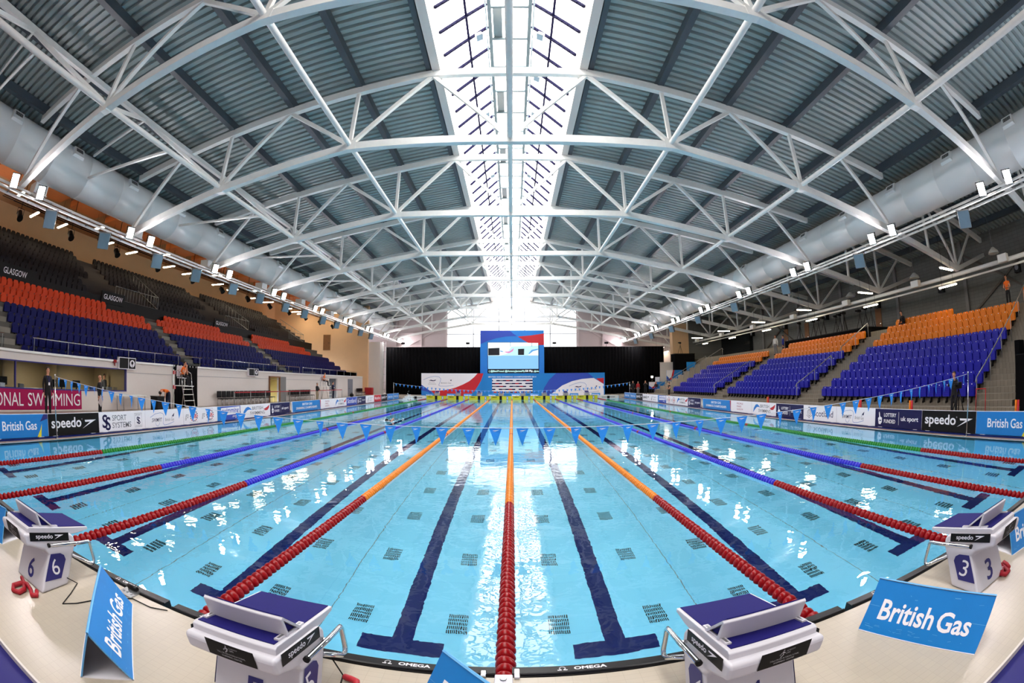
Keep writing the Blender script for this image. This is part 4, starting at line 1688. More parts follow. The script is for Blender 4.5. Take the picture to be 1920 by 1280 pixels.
WORD = {ad_gas: 'blue British Gas board', ad_gas_small: 'blue British Gas board', ad_speedo: 'black board with speedo lettering', ad_speedo_inv: 'white board with black speedo lettering', ad_systems: 'white SPORT SYSTEMS board',
        ad_swimfit: 'white board with swimmer and gas logos', ad_gb: 'white board with two round GB emblems', ad_swimming: 'royal blue swimming board', ad_brit_swim: 'white BRITISH SWIMMING board', ad_lottery: 'navy LOTTERY FUNDED board',
        ad_champs: 'long sky-blue CHAMPIONSHIPS board', ad_glasgow: 'white board with pink GLASGOW words', ad_scot_blue: 'royal blue Scotland board', ad_scotland: 'white Scotland board with thistle', ad_city: 'white board with pale Glasgow lettering', ad_red: 'red board with white script'}
ROW_L = [(-.1, 2.39, ad_gas_small), (2.39, 4.79, ad_gas), (4.79, 7.14, ad_speedo), (7.14, 9.6, ad_systems), (9.6, 12.0, ad_swimfit), (12.0, 14.5, ad_gb), (14.5, 16.5, ad_swimming), (16.5, 19.55, ad_brit_swim), (19.55, 21.95, ad_lottery),
         (22.2, 26.6, ad_champs), (26.65, 29.2, ad_glasgow), (29.2, 31.7, ad_brit_swim), (31.75, 34.25, ad_scot_blue), (34.3, 36.65, ad_lottery), (36.7, 39.15, ad_city), (39.2, 41.55, ad_red), (41.6, 43.9, ad_speedo), (43.95, 46.3, ad_gas_small), (46.35, 48.8, ad_gas_small)]
ROW_R = [(-.1, 2.35, ad_gas_small), (2.35, 4.76, ad_gas), (4.76, 7.26, ad_speedo), (7.26, 9.76, ad_lottery), (9.76, 12.2, ad_swimfit), (12.2, 14.68, ad_scotland), (14.68, 17.13, ad_lottery), (17.15, 19.7, ad_brit_swim), (19.7, 22.28, ad_glasgow),
         (22.31, 26.67, ad_champs), (26.96, 29.4, ad_lottery), (29.4, 31.95, ad_brit_swim), (31.95, 34.4, ad_gb), (34.4, 36.7, ad_swimming), (36.7, 39.25, ad_city), (39.25, 41.55, ad_speedo_inv), (41.6, 44.1, ad_speedo), (44.1, 46.6, ad_gas_small), (46.64, 49.2, ad_gas_small)]
for side, rows in ((-1, ROW_L), (1, ROW_R)):
    seen = {}
    for y0, y1, fn in rows:
        L = y1 - y0 - .015
        key = 'gas' if 'gas' in fn.__name__ and 'small' not in fn.__name__ + '' else fn.__name__
        w0 = WORD[fn]
        seen[w0] = seen.get(w0, 0) + 1
        n_same = sum(1 for r in rows if WORD[r[2]] == w0)
        lab = w0 + (f', {nth(seen[w0] - 1)} of its kind' if n_same > 1 else '') + f' along the pool edge, {SIDE[side]} stand side'
        t = thing('advertising_board', lab, 'advertising board', (side * 13.03, y0, .06), group=f'poolside boards on the {SIDE[side]} stand side')
        m = M().box((-.03, 0.005, 0), (.03, L, BH + .01), 'sign_white')
        if side < 0:
            m.frame((.03, 0, 0), (0, 1, 0), (0, 0, 1))
        else:
            m.frame((-.03, L, 0), (0, -1, 0), (0, 0, 1))
        fn(m, L, BH)
        m.obj('panel', t)
        for q in (.3, L - .3):
            M().box((-.14 if side < 0 else -.05, q - .1, -.045), (.05 if side < 0 else .14, q + .1, -.002), 'sign_white').obj('foot', t)

# pink banner on the control-room wall
m = M().box((-WX + .002, -9, .27), (-WX + .02, 10.11, 1.07), 'pink')
m.frame((-WX + .02, 0, .27), (0, 1, 0), (0, 0, 1))
m.text('SWIMMING', 6.72, .15, 3.28, .52, 'sign_white', .004)
m.text('INTERNATIONAL', 6.45 - 4.75, .15, 4.75, .52, 'sign_white', .004)
m.text('TOLLCROSS', -2.0, .15, 3.4, .52, 'sign_white', .004)
tag(m.obj('wall_banner'), 'long magenta banner with white SWIMMING lettering below the control-room window', 'banner')

# ================================================================== FAR END: backdrop, screen tower, drapes
BX0, BW, BHT = -11.35, 23.0, 2.8
t = thing('event_backdrop', 'wide printed championship backdrop wall behind the far starting blocks', 'backdrop board', (0, 54.0, .3))
m = M().box((BX0, -.02, 0), (BX0 + BW, .3, BHT), 'banner_blue')
m.frame((BX0, -.02, 0), (1, 0, 0), (0, 0, 1))
A = lambda zx, zy: ((zx / 10.667 - 10) / 15.0, (630 - zy) / 152)
B_ = lambda zx, zy: ((170 + zx / 10.667) / 15.0, (630 - zy) / 152)
m.rect(0, 0, BW, BHT, 'sign_blue', .002)
m.poly([A(105, 205), A(1240, 205), A(1180, 270), A(1080, 350), A(950, 415), A(800, 475), A(640, 515), A(480, 535), A(280, 537), A(180, 470), A(105, 425)], 'sign_white', .006)
m.poly([A(1240, 205), A(1360, 205), A(1310, 340), A(1250, 440), A(1180, 540), A(1080, 630), A(400, 630), A(300, 540), A(480, 535), A(640, 515), A(800, 475), A(950, 415), A(1080, 350), A(1180, 270)], 'banner_red', .005)
m.poly([A(105, 425), A(180, 470), A(300, 545), A(340, 630), A(105, 630)], 'royal', .004)
m.poly([A(105, 530), A(250, 560), A(300, 630), A(105, 630)], 'banner_blue', .005)
m.poly([B_(880, 205), B_(1520, 205), B_(1640, 300), B_(1400, 320), B_(1200, 360), B_(1000, 440), B_(860, 540), B_(740, 630), B_(590, 630), B_(640, 480), B_(740, 330)], 'royal', .004)
m.poly([B_(740, 630), B_(860, 540), B_(1000, 440), B_(1200, 360), B_(1400, 320), B_(1640, 305), B_(1750, 370), B_(1845, 425), B_(1845, 630)], 'sign_white', .006)
m.poly([B_(1690, 315), B_(1845, 305), B_(1845, 420), B_(1760, 370)], 'banner_red', .005)
for f, off in ((A, 0), (B_, 0)):
    if f is A:
        q = lambda x, y: A(x, y)
    else:
        q = lambda x, y: B_(x + 985, y + 125)
    m.stroke([q(150, 330), q(260, 285), q(380, 262), (q(470, 275)), q(505, 310), q(490, 370), q(460, 430), q(490, 450), q(620, 450), q(760, 432)], .035, 'brand_blue', .008)
    m.poly([q(258, 350), q(300, 330), q(350, 340), q(410, 325), q(390, 348), q(340, 355), q(290, 348)], 'banner_navy', .008)
    x0, y0 = q(248, 385)
    m.text('BRITISH', x0 + .1, y0, .7, .1, 'grey_text', .008)
    x0, y0 = q(246, 418)
    m.text('SWIMMING', x0, y0, 1.0, .11, 'grey_text', .008)
    x0, y0 = q(512, 400)
    m.text('British Gas', x0, y0, 1.25, .17, 'grey_text', .008)
    m.poly([q(690, 335), q(725, 322), q(715, 355)], 'banner_navy', .008)
m.text('BRITISH GAS SWIMMING CHAMPIONSHIPS 2014', 8.45, 2.28, 5.9, .17, 'sign_white', .008, .015)
for r in range(5):
    y = .35 + .36 * r
    m.rect(8.9, y, 13.9, y + .36, 'sign_white', .006)
    m.rect(8.9, y + .02, 13.9, y + .19, 'banner_navy', .008)
    for k in range(6):
        x = 9.0 + .82 * k + (.3 if r % 2 else 0)
        if x < 13.3:
            m.rect(x, y + .05, x + .42, y + .16, ('banner_red', 'sign_white', 'grey_text')[(k + r) % 3], .01)
m.obj('printed_face', t)
M().box((BX0 + .2, .02, -.0), (BX0 + BW - .2, .5, .02), 'black').obj('base', t)

t = thing('screen_tower', 'tall blue tower carrying the lit video screen above the backdrop', 'video screen tower', (0, 54.56, .3))
TW = 8.0
m = M()
m.box((-3.96, -.02, 0), (-3.06, 1.0, 8.2), 'banner_blue')
m.box((3.42, -.02, 0), (4.05, 1.0, 8.2), 'banner_blue')
m.box((-3.06, -.02, 6.72), (3.42, 1.0, 8.2), 'banner_blue')
m.box((-3.06, .5, 0), (3.42, 1.0, 6.72), 'black')
m.frame((-3.96, -.02, 0), (1, 0, 0), (0, 0, 1))
C = lambda zx, zy: ((zx - 240) / 1395 * 8.01, 8.2 - (zy - 110) / 172.0)
m.poly([C(240, 110), C(880, 110), C(960, 180), C(1050, 240), C(820, 245), C(600, 280), C(400, 340), C(260, 400), C(240, 420)], 'royal', .004)
m.poly([C(600, 200), C(870, 110), C(960, 180), C(1040, 235), C(800, 240)], 'royal', .005)
m.poly([C(1060, 245), C(1350, 220), C(1635, 178), C(1635, 430), C(1505, 430), C(1505, 385), C(1290, 382), C(1180, 320)], 'banner_red', .004)
m.stroke([C(250, 430), C(380, 355), C(600, 285), C(820, 250), C(1040, 243)], .08, 'sign_blue', .006)
m.obj('frame', t)
m = M().box((-3.06, .3, 3.3), (3.42, .5, 6.72), 'led_black')
m.frame((-3.06, .3, 3.3), (1, 0, 0), (0, 0, 1))
D = lambda zx, zy: ((zx - 385) / 1100 * 6.4, 3.42 - (zy - 400) / 572.0 * 3.42)
m.poly([D(395, 405), D(1485, 405), D(1485, 680), D(395, 680)], 'led_white', .003)
m.poly([D(395, 680), D(1485, 680), D(1485, 960), D(395, 960)], 'led_sky', .003)
m.poly([D(900, 490), D(1485, 470), D(1485, 680), D(660, 680), D(800, 640)], 'led_cyan', .004)
m.poly([D(400, 525), D(645, 515), D(645, 672), D(400, 675)], 'led_black', .006)
m.poly([D(1045, 540), D(1180, 535), D(1175, 668), D(1045, 668)], 'led_black', .006)
m.poly([D(740, 595), D(860, 590), D(960, 520), D(930, 590), D(850, 630), D(780, 615)], 'led_pink', .006)
m.poly([D(660, 570), D(740, 595), D(700, 605), D(655, 590)], 'led_blue', .006)
m.poly([D(1270, 640), D(1340, 560), D(1480, 535), D(1480, 560), D(1370, 590), D(1290, 650)], 'led_blue', .006)
m.poly([D(1290, 650), D(1370, 592), D(1480, 565), D(1480, 676), D(1260, 676)], 'led_white', .006)
for zx in (880, 1343):
    m.poly([D(zx - 5, 405), D(zx + 5, 405), D(zx + 5, 490), D(zx - 5, 490)], 'led_black', .006)
m.obj('screen', t)
m = M().box((-3.0, .25, 2.82), (3.42, .48, 3.3), 'led_black')
m.frame((-3.0, .25, 2.82), (1, 0, 0), (0, 0, 1))
m.text('( @BenProud @AntonyJamesFly', .1, .1, 4.55, .3, 'led_text', .004, .02)
m.text('50 Fly,', 4.68, .1, 1.0, .3, 'led_white', .004, .03)
m.text('@chu', 5.78, .1, .62, .26, 'led_text', .004, .02)
m.obj('ticker', t)


def drape(x0, x1, y, z0, z1, name, label, cat, wave=.12, pitch_=.45, axis='X'):
    m = M()
    n = int((x1 - x0) / .09)
    vs = []
    for i in range(n + 1):
        x = x0 + (x1 - x0) * i / n
        d = wave * math.sin(2 * PI * x / pitch_ + .8 * math.sin(x * 1.3))
        for z in (z0, z1):
            vs.append((x, y + d * (1 if z == z0 else .6), z) if axis == 'X' else (y + d * (1 if z == z0 else .6), x, z))
    m.add(vs, [(2 * i, 2 * i + 2, 2 * i + 3, 2 * i + 1) if axis == 'X' else (2 * i + 1, 2 * i + 3, 2 * i + 2, 2 * i) for i in range(n)], 'black_cloth', True)
    o = m.obj(name)
    o.modifiers.new('thick', 'SOLIDIFY').thickness = .01
    return tag(o, label, cat)


drape(-16.9, -3.4, 57.0, .3, 6.57, 'black_drape', 'huge black drape hanging behind the backdrop on the orange-banded stand side', 'drape')
drape(3.4, 20.7, 57.0, .3, 6.57, 'black_drape', 'huge black drape hanging behind the backdrop on the amber-topped stand side', 'drape')
for x0, x1, la in ((-17.0, -3.3, SIDE[-1]), (3.3, 20.8, SIDE[1])):
    t = thing('drape_scaffold', f'thin black pipe frame carrying the big drape, {la} stand side', 'drape frame', group='drape frames')
    M().tube([(x0, 57.25, 6.6), (x1, 57.25, 6.6)], .04, 'black', 6).obj('top_pipe', t)
    for q in range(5):
        x = x0 + .1 + (x1 - x0 - .2) * q / 4
        M().tube([(x, 57.25, .3), (x, 57.25, 6.6)], .035, 'black', 6).obj('upright', t)
for x, la in ((-14.6, 'orange-banded stand side'), (-5.8, 'by the tower, orange-banded side'), (5.6, 'by the tower, amber-topped side'), (12.6, 'amber-topped stand side')):
    t = thing('drape_speaker', f'small black box lamp standing on top of the far drape, {la}', 'lamp', (x, 57.25, 6.64), group='black lamps on the drape')
    M().tube([(0, 0, 0), (0, 0, .35)], .025, 'black', 6).obj('stem', t)
    M().box((-.25, -.12, .35), (.25, .12, .6), 'black').obj('housing', t)
drape(17.25, 19.55, -18.62, .2, 2.6, 'black_curtain', 'tall black curtain on the white wall behind the near lifeguard chair', 'curtain', .03, .3, 'Y')
# dark draped boxes at the near end of the amber-topped stand
t = thing('covered_box', 'black cloth-covered box on the steps at the very edge of the amber-topped stand', 'covered box', (17.6, 4.2, .2))
M().box((-.9, -1.1, 0), (.8, .55, 2.0), 'black_cloth').obj('cover', t, bevel=.05)
M().box((-.2, .55, 0), (.4, .85, 2.5), 'black_cloth').obj('column', t, bevel=.03)
t = thing('draped_riser', 'large black draped camera riser above the near steps', 'covered riser', (20.4, 3.2, .2))
M().box((-1.4, -2.0, 0), (2.6, .8, 3.3), 'black_cloth').obj('cover', t, bevel=.05)
M().box((-1.45, -2.0, 3.3), (2.65, .85, 3.36), 'navy').obj('top_edge', t)

# ------------------------------------------------------------------ things along the left wall
for y0, y1, z0, z1, la in ((12.62, 13.9, 2.16, 2.72, 'near'), (25.6, 26.95, 2.18, 2.7, 'far')):
    t = thing('wall_scoreboard', f'black scoreboard with white frame on the {la} part of the white wall', 'scoreboard', (-18.5, y0, z0), group='scoreboards on the white wall')
    L, Hh = y1 - y0, z1 - z0
    M().box((-.18, 0, 0), (0, L, Hh), 'sign_white').obj('case', t)
    m = M()
    m.frame((0, 0, 0), (0, 1, 0), (0, 0, 1))
    m.rect(.03, .03, L * .54, Hh - .03, 'black', .003)
    m.rect(L * .57, .03, L - .03, Hh - .03, 'black', .003)
    m.disc(L * .78, Hh * .5, Hh * .36, 'sign_white', .005, 16, .9)
    m.disc(L * .78, Hh * .56, Hh * .15, 'black', .007, 12)
    m.poly([(L * .76, 0.05), (L * .8, .05), (L * .79, Hh * .5), (L * .77, Hh * .5)], 'black', .007)
    m.obj('display', t)
t = thing('alarm_beacon', 'red alarm beacon on the white wall beside the near scoreboard', 'beacon', (-18.6, 12.4, 2.5))
M().box((-.1, -.1, -.07), (.02, .1, .07), 'red_float').obj('lens', t)
M().box((-.05, -.02, -.22), (.0, .02, -.07), 'red_float').obj('bracket', t)


def make_chair():
    t = thing('spectator_chair', 'x', 'chair')
    M().box((-.22, -.24, .42), (.24, .24, .47), 'black').obj('seat', t, bevel=.02)
    M().box((-.27, -.24, .50), (-.20, .24, .92), 'black').obj('backrest', t, bevel=.03)
    for x in (-.2, .2):
        for y in (-.2, .2):
            M().tube([(x, y, 0), (x, y, .43)], .014, 'chrome', 6).obj('leg', t)
    return t


ch = make_chair()
pos = [(-18.2, 21.75 + .56 * k, f'black chair, {nth(k)} from the curtain in the row behind the red belt') for k in range(13)]
pos += [(-18.2, 32.1 + .56 * k, f'black chair, {nth(k)} past the grey open door along the white wall') for k in range(8)]
pos += [(-18.2, 49.6 + .55 * k, f'black chair, {nth(k)} past the last grey door by the far corner') for k in range(4)]
for k, (x, y, lab) in enumerate(pos):
    if k == 0:
        ch.location, ch['label'], ch['group'] = (x, y, .2), lab, 'black chairs along the white wall'
    else:
        dup(ch, (x, y, .2), None, lab, 'black chairs along the white wall')
ys = [21.4, 23.4, 25.4, 27.4, 29.2, 31.0, 33.0, 35.4, 38.0, 40.6]
for k, y in enumerate(ys):
    t = thing('barrier_post', f'slim belt barrier post, {nth(k)} from the near end of the red belt', 'barrier post', (-16.9, y, .2), group='red belt barrier posts')
    M().tube([(0, 0, .01), (0, 0, .95)], .025, 'steel_dull', 8).obj('post', t)
    M().lathe([(.16, 0), (.16, .02), (.05, .04)], 'steel_dull', 12).obj('base', t)
    if k + 1 < len(ys):
        M().box((-.004, .02, .87), (.004, ys[k + 1] - y - .03, .93), 'red_belt').obj('belt', t)


def lifeguard_chair(x, y, label):
    t = thing('lifeguard_chair', label, 'lifeguard chair', (x, y, .2), group='lifeguard chairs')
    st = 'chrome'
    for dy in (-.42, .42):
        M().tube([(.55, dy, 0), (.28, dy, 1.3), (.22, dy, 1.9)], .022, st, 8).obj('front_leg', t)
        M().tube([(-.55, dy, 0), (-.32, dy, 1.3), (-.32, dy, 2.0), (-.15, dy, 2.08), (.2, dy, 1.92)], .022, st, 8).obj('rear_leg', t)
    for z in (.25, .55, .85, 1.12):
        x_ = .55 - .27 * z / 1.3
        M().box((x_ - .03, -.42, z - .015), (x_ + .04, .42, z + .015), 'steel_white').obj('rung', t)
    M().box((-.3, -.4, 1.26), (.45, .4, 1.3), 'steel_white').obj('platform', t)
    M().box((-.3, -.26, 1.66), (.12, .26, 1.71), 'white_plastic').obj('seat', t, bevel=.015)
    M().box((-.34, -.26, 1.74), (-.29, .26, 2.3), 'white_plastic').obj('backrest', t, bevel=.015)
    for dy in (-.24, .24):
        M().tube([(-.1, dy, 1.3), (-.1, dy, 1.68)], .016, st, 6).obj('seat_post', t)
    return t


lifeguard_chair(-16.7, 16.1, 'silver ladder-like lifeguard chair in front of the black curtain')
lifeguard_chair(-16.6, 35.6, 'silver lifeguard chair further away by the red belt')
t = thing('rescue_ring_post', 'white pole with red boxes beside the near lifeguard chair', 'post', (-18.4, 17.0, .2))
M().tube([(0, 0, 0), (0, 0, 2.1)], .06, 'steel_white', 8).obj('pole', t)
for z in (1.15, 1.95):
    M().box((.06, -.1, z - .1), (.12, .1, z + .1), 'banner_red').obj('call_box', t)
t = thing('folding_table', 'grey table by the bending person near the black curtain', 'table', (-18.1, 13.2, .2))
M().box((-.35, -.9, .7), (.35, .9, .74), 'steel_white').obj('table_top', t)
for x in (-.3, .3):
    for y in (-.8, .8):
        M().tube([(x, y, 0), (x, y, .7)], .018, 'steel_dull', 6).obj('leg', t)
t = thing('equipment_crate', 'black equipment crate at the knees of the bending person', 'crate', (-16.8, 14.05, .2))
M().box((-.28, -.28, 0), (.28, .28, .72), 'black').obj('body', t, bevel=.02)
M().box((-.29, -.29, .72), (.29, .29, .77), 'black_rubber').obj('lid', t)
# control room furniture
t = thing('control_desk', 'long dark desk behind the control-room window', 'desk', (-19.6, 6.0, .2))
M().box((-.45, -7, .82), (.45, 7, .87), 'wall_grey').obj('desk_top', t)
for y in (-6.8, -2, 2, 6.8):
    M().box((-.4, y - .03, 0), (.4, y + .03, .82), 'wall_grey').obj('leg', t)
for y, la in ((2.5, 'at the picture edge'), (8.0, 'behind the long pane'), (11.6, 'by the person in grey-blue')):  # panels out of view, added to brighten the room behind the glass
    t = thing('fill_light_panel', f'added unseen ceiling panel brightening the control room, {la}', 'fill light', (-20.4, y, 2.15), group='control-room fill lights')
    M().box((-.3, -.3, .0), (.3, .3, .019), 'steel_white').obj('frame', t)
    M().box((-.27, -.27, -.01), (.27, .27, -.001), 'tube_light').obj('diffuser', t)
for k, (y, la) in enumerate(((5.6, 'closest to the pool start'), (8.7, 'left of the bright pillar'), (9.3, 'right of the bright pillar'), (10.3, 'in the middle of the long pane'))):
    t = thing('computer_monitor', f'black monitor on the control-room desk, {la}', 'monitor', (-19.5, y, 1.07), group='control-room monitors')
    M().box((-.03, -.24, .1), (.03, .24, .42), 'black').obj('screen', t)
    M().box((-.1, -.1, 0), (.06, .1, .015), 'black').obj('base', t)
    M().box((-.02, -.03, .01), (.02, .03, .12), 'black').obj('neck', t)
for y, la, c in ((5.1, 'dark', 'black'), (5.45, 'white', 'sign_white'), (6.6, 'pale', 'cloth_grey'), (11.3, 'blue', 'brand_blue'), (11.9, 'white paper', 'sign_white'), (12.5, 'grey', 'cloth_grey'), (12.9, 'beige', 'beige')):
    t = thing('desk_box', f'small {la} box on the control-room desk behind the glass', 'box', (-19.3, y, 1.07), group='boxes on the control-room desk')
    M().box((-.12, -.14, 0), (.12, .14, .16), c).obj('body', t, bevel=.01)
    M().box((-.125, -.145, .16), (.125, .145, .18), c).obj('lid', t)
t = thing('swim_bag', 'dark round holdall on the deck by the far grey door', 'bag', (-17.9, 46.2, .2))
M().ball((0, 0, .2), .3, 'black', 12, 8, (.7, 1.4, .75)).obj('body', t)
M().tube([(0, -.25, .38), (0, -.1, .5), (0, .1, .5), (0, .25, .38)], .015, 'black', 6).obj('handle', t)
t = thing('red_cabinet', 'dark red cabinet in the far corner beside the tan wall', 'cabinet', (-17.8, 52.3, .3))
M().box((-.5, -.3, 0), (.5, .3, .9), 'cloth_red').obj('body', t, bevel=.01)
M().box((-.48, -.32, .05), (-.02, -.3, .85), 'cloth_red').obj('door', t)
M().box((.02, -.32, .05), (.48, -.3, .85), 'cloth_red').obj('door', t)
# scaffold ladder beside the pilaster
t = thing('ladder_truss', 'slim silver ladder truss between white pilaster and black drape', 'ladder', (-16.75, 55.6, .3))
for dx in (-.2, .2):
    M().tube([(dx, 0, 0), (dx, 0, 6.9)], .035, 'steel_white', 8).obj('stile', t)
for k in range(7):
    M().tube([(-.2, 0, .6 + k), (.2, 0, .6 + k)], .025, 'steel_dull', 6).obj('rung', t)

# ------------------------------------------------------------------ right far corner: hoardings, camera riser
def hoarding(x0, x1, y, z0, z1, label, art):
    t = thing('blue_hoarding', label, 'hoarding', (x0, y, z0), group='blue event hoardings')
    L, Hh = x1 - x0, z1 - z0
    m = M().box((0, 0, 0), (L, .06, Hh), 'sign_blue')
    m.frame((0, 0, 0), (1, 0, 0), (0, 0, 1))
    if art:
        m.poly([(0, Hh), (L * .42, Hh), (L * .36, Hh * .5), (L * .22, Hh * .15), (0, Hh * .5)], 'sign_white', .004)
        m.poly([(L * .40, Hh), (L * .5, Hh), (L * .42, Hh * .4), (L * .28, 0.02), (L * .16, Hh * .2), (L * .3, Hh * .4)], 'banner_red', .005)
        m.poly([(0, Hh * .5), (L * .16, Hh * .2), (L * .24, 0.02), (0, 0.02)], 'royal', .006)
    m.obj('printed_face', t)
    for q in (.1, L - .1):
        M().box((q - .04, .06, -.6), (q + .04, .14, Hh), 'black').obj('strut', t)


hoarding(19.0, 21.15, 51.2, 1.9, 3.2, 'middle blue hoarding with a red and white swirl on the far steps', True)
hoarding(22.1, 23.4, 52.0, 2.95, 4.2, 'topmost plain blue hoarding on the far steps', False)
hoarding(16.6, 18.7, 51.0, .95, 1.8, 'lowest blue hoarding with a red and white swirl by the deck', True)
t = thing('white_partition', 'plain white partition panel beside the end of the black drape', 'partition', (19.1, 54.0, .3))
M().box((0, 0, 0), (1.9, .1, 3.95), 'wall_white').obj('panel', t)
M().box((-.05, -.02, 3.95), (1.95, .12, 4.0), 'wall_white').obj('cap', t)
t = thing('white_column_panel', 'narrow white roller banner standing among the far people', 'banner stand', (17.95, 52.6, .3))
M().box((0, 0, .04), (.6, .03, 2.1), 'sign_white').obj('sheet', t)
M().box((-.03, -.1, 0), (.63, .12, .06), 'steel_dull').obj('base', t)
t = thing('camera_riser', 'black draped camera riser in front of the far tan column', 'camera riser', (20.9, 53.2, .3))
M().box((0, 0, 0), (2.9, 1.6, 5.0), 'black_cloth').obj('drape', t, bevel=.04)
M().box((-.02, -.02, 5.0), (2.92, 1.62, 5.06), 'black').obj('platform', t)
t = thing('press_riser', 'long black riser at the back of the second amber block', 'platform', (24.25, 20.6, 4.66))
M().box((-.35, 0, -.4), (2.2, 11.2, .32), 'black_cloth').obj('drape', t)
M().box((-.37, -.02, .32), (2.22, 11.22, .37), 'black').obj('deck', t)


def make_tripod():
    t = thing('camera_tripod', 'x', 'camera')
    for a in (.5, 2.6, 4.7):
        M().tube([(0, 0, 1.1), (.38 * math.cos(a), .38 * math.sin(a), 0)], .022, 'black', 6).obj('leg', t)
    M().tube([(0, 0, 1.05), (0, 0, 1.35)], .03, 'black', 6).obj('column', t)
    M().box((-.22, -.08, 1.33), (.12, .08, 1.52), 'black').obj('camera_body', t, bevel=.01)
    M().lathe([(.05, -.42), (.065, -.4), (.05, -.22)], 'black', 10, 'X', (0, 0, 1.43)).obj('lens', t)
    return t


tp = make_tripod()
for k, y in enumerate((21.0, 21.9, 22.9, 24.2, 25.1, 26.0, 27.0, 28.1, 29.2, 30.6)):
    lab = f'black camera on a tripod, {nth(k)} along the press riser behind the amber seats'
    loc = (24.9 + .3 * (k % 3), y, 5.03)
    if k == 0:
        tp.location, tp['label'], tp['group'] = loc, lab, 'cameras on the press riser'
    else:
        dup(tp, loc, random.uniform(-.4, .4), lab, 'cameras on the press riser')
dup(tp, (22.0, 53.9, 5.36), .5, 'black camera on a tripod on top of the far camera riser', 'cameras on the press riser')
# small yellow and red edge markers along the deck on the amber side
for y, la in ((4.0, 'nearest the blue gas board'), (9.55, 'by the first blue seats'), (12.9, 'below the middle of the near block'), (21.4, 'below the first gangway')):
    t = thing('barrier_stub', f'short red and yellow post on the deck, {la}', 'post', (15.2, y, .2), group='red and yellow deck posts')
    M().tube([(0, -.05, 0), (0, -.05, .62)], .05, 'banner_red', 8).obj('red_post', t)
    M().tube([(0, .06, 0), (0, .06, .62)], .05, 'seat_amber', 8).obj('yellow_post', t)
t = thing('tube_barrier', 'thin red tubular frame standing below the near blue seats', 'barrier', (16.0, 6.2, .2))
for dy in (-.25, .25):
    M().tube([(0, dy, 0), (0, dy, .95)], .02, 'cloth_red', 6).obj('leg', t)
M().tube([(0, -.25, .95), (0, .25, .95)], .02, 'cloth_red', 6).obj('top', t)

# ================================================================== PEOPLE
PEOPLE = []


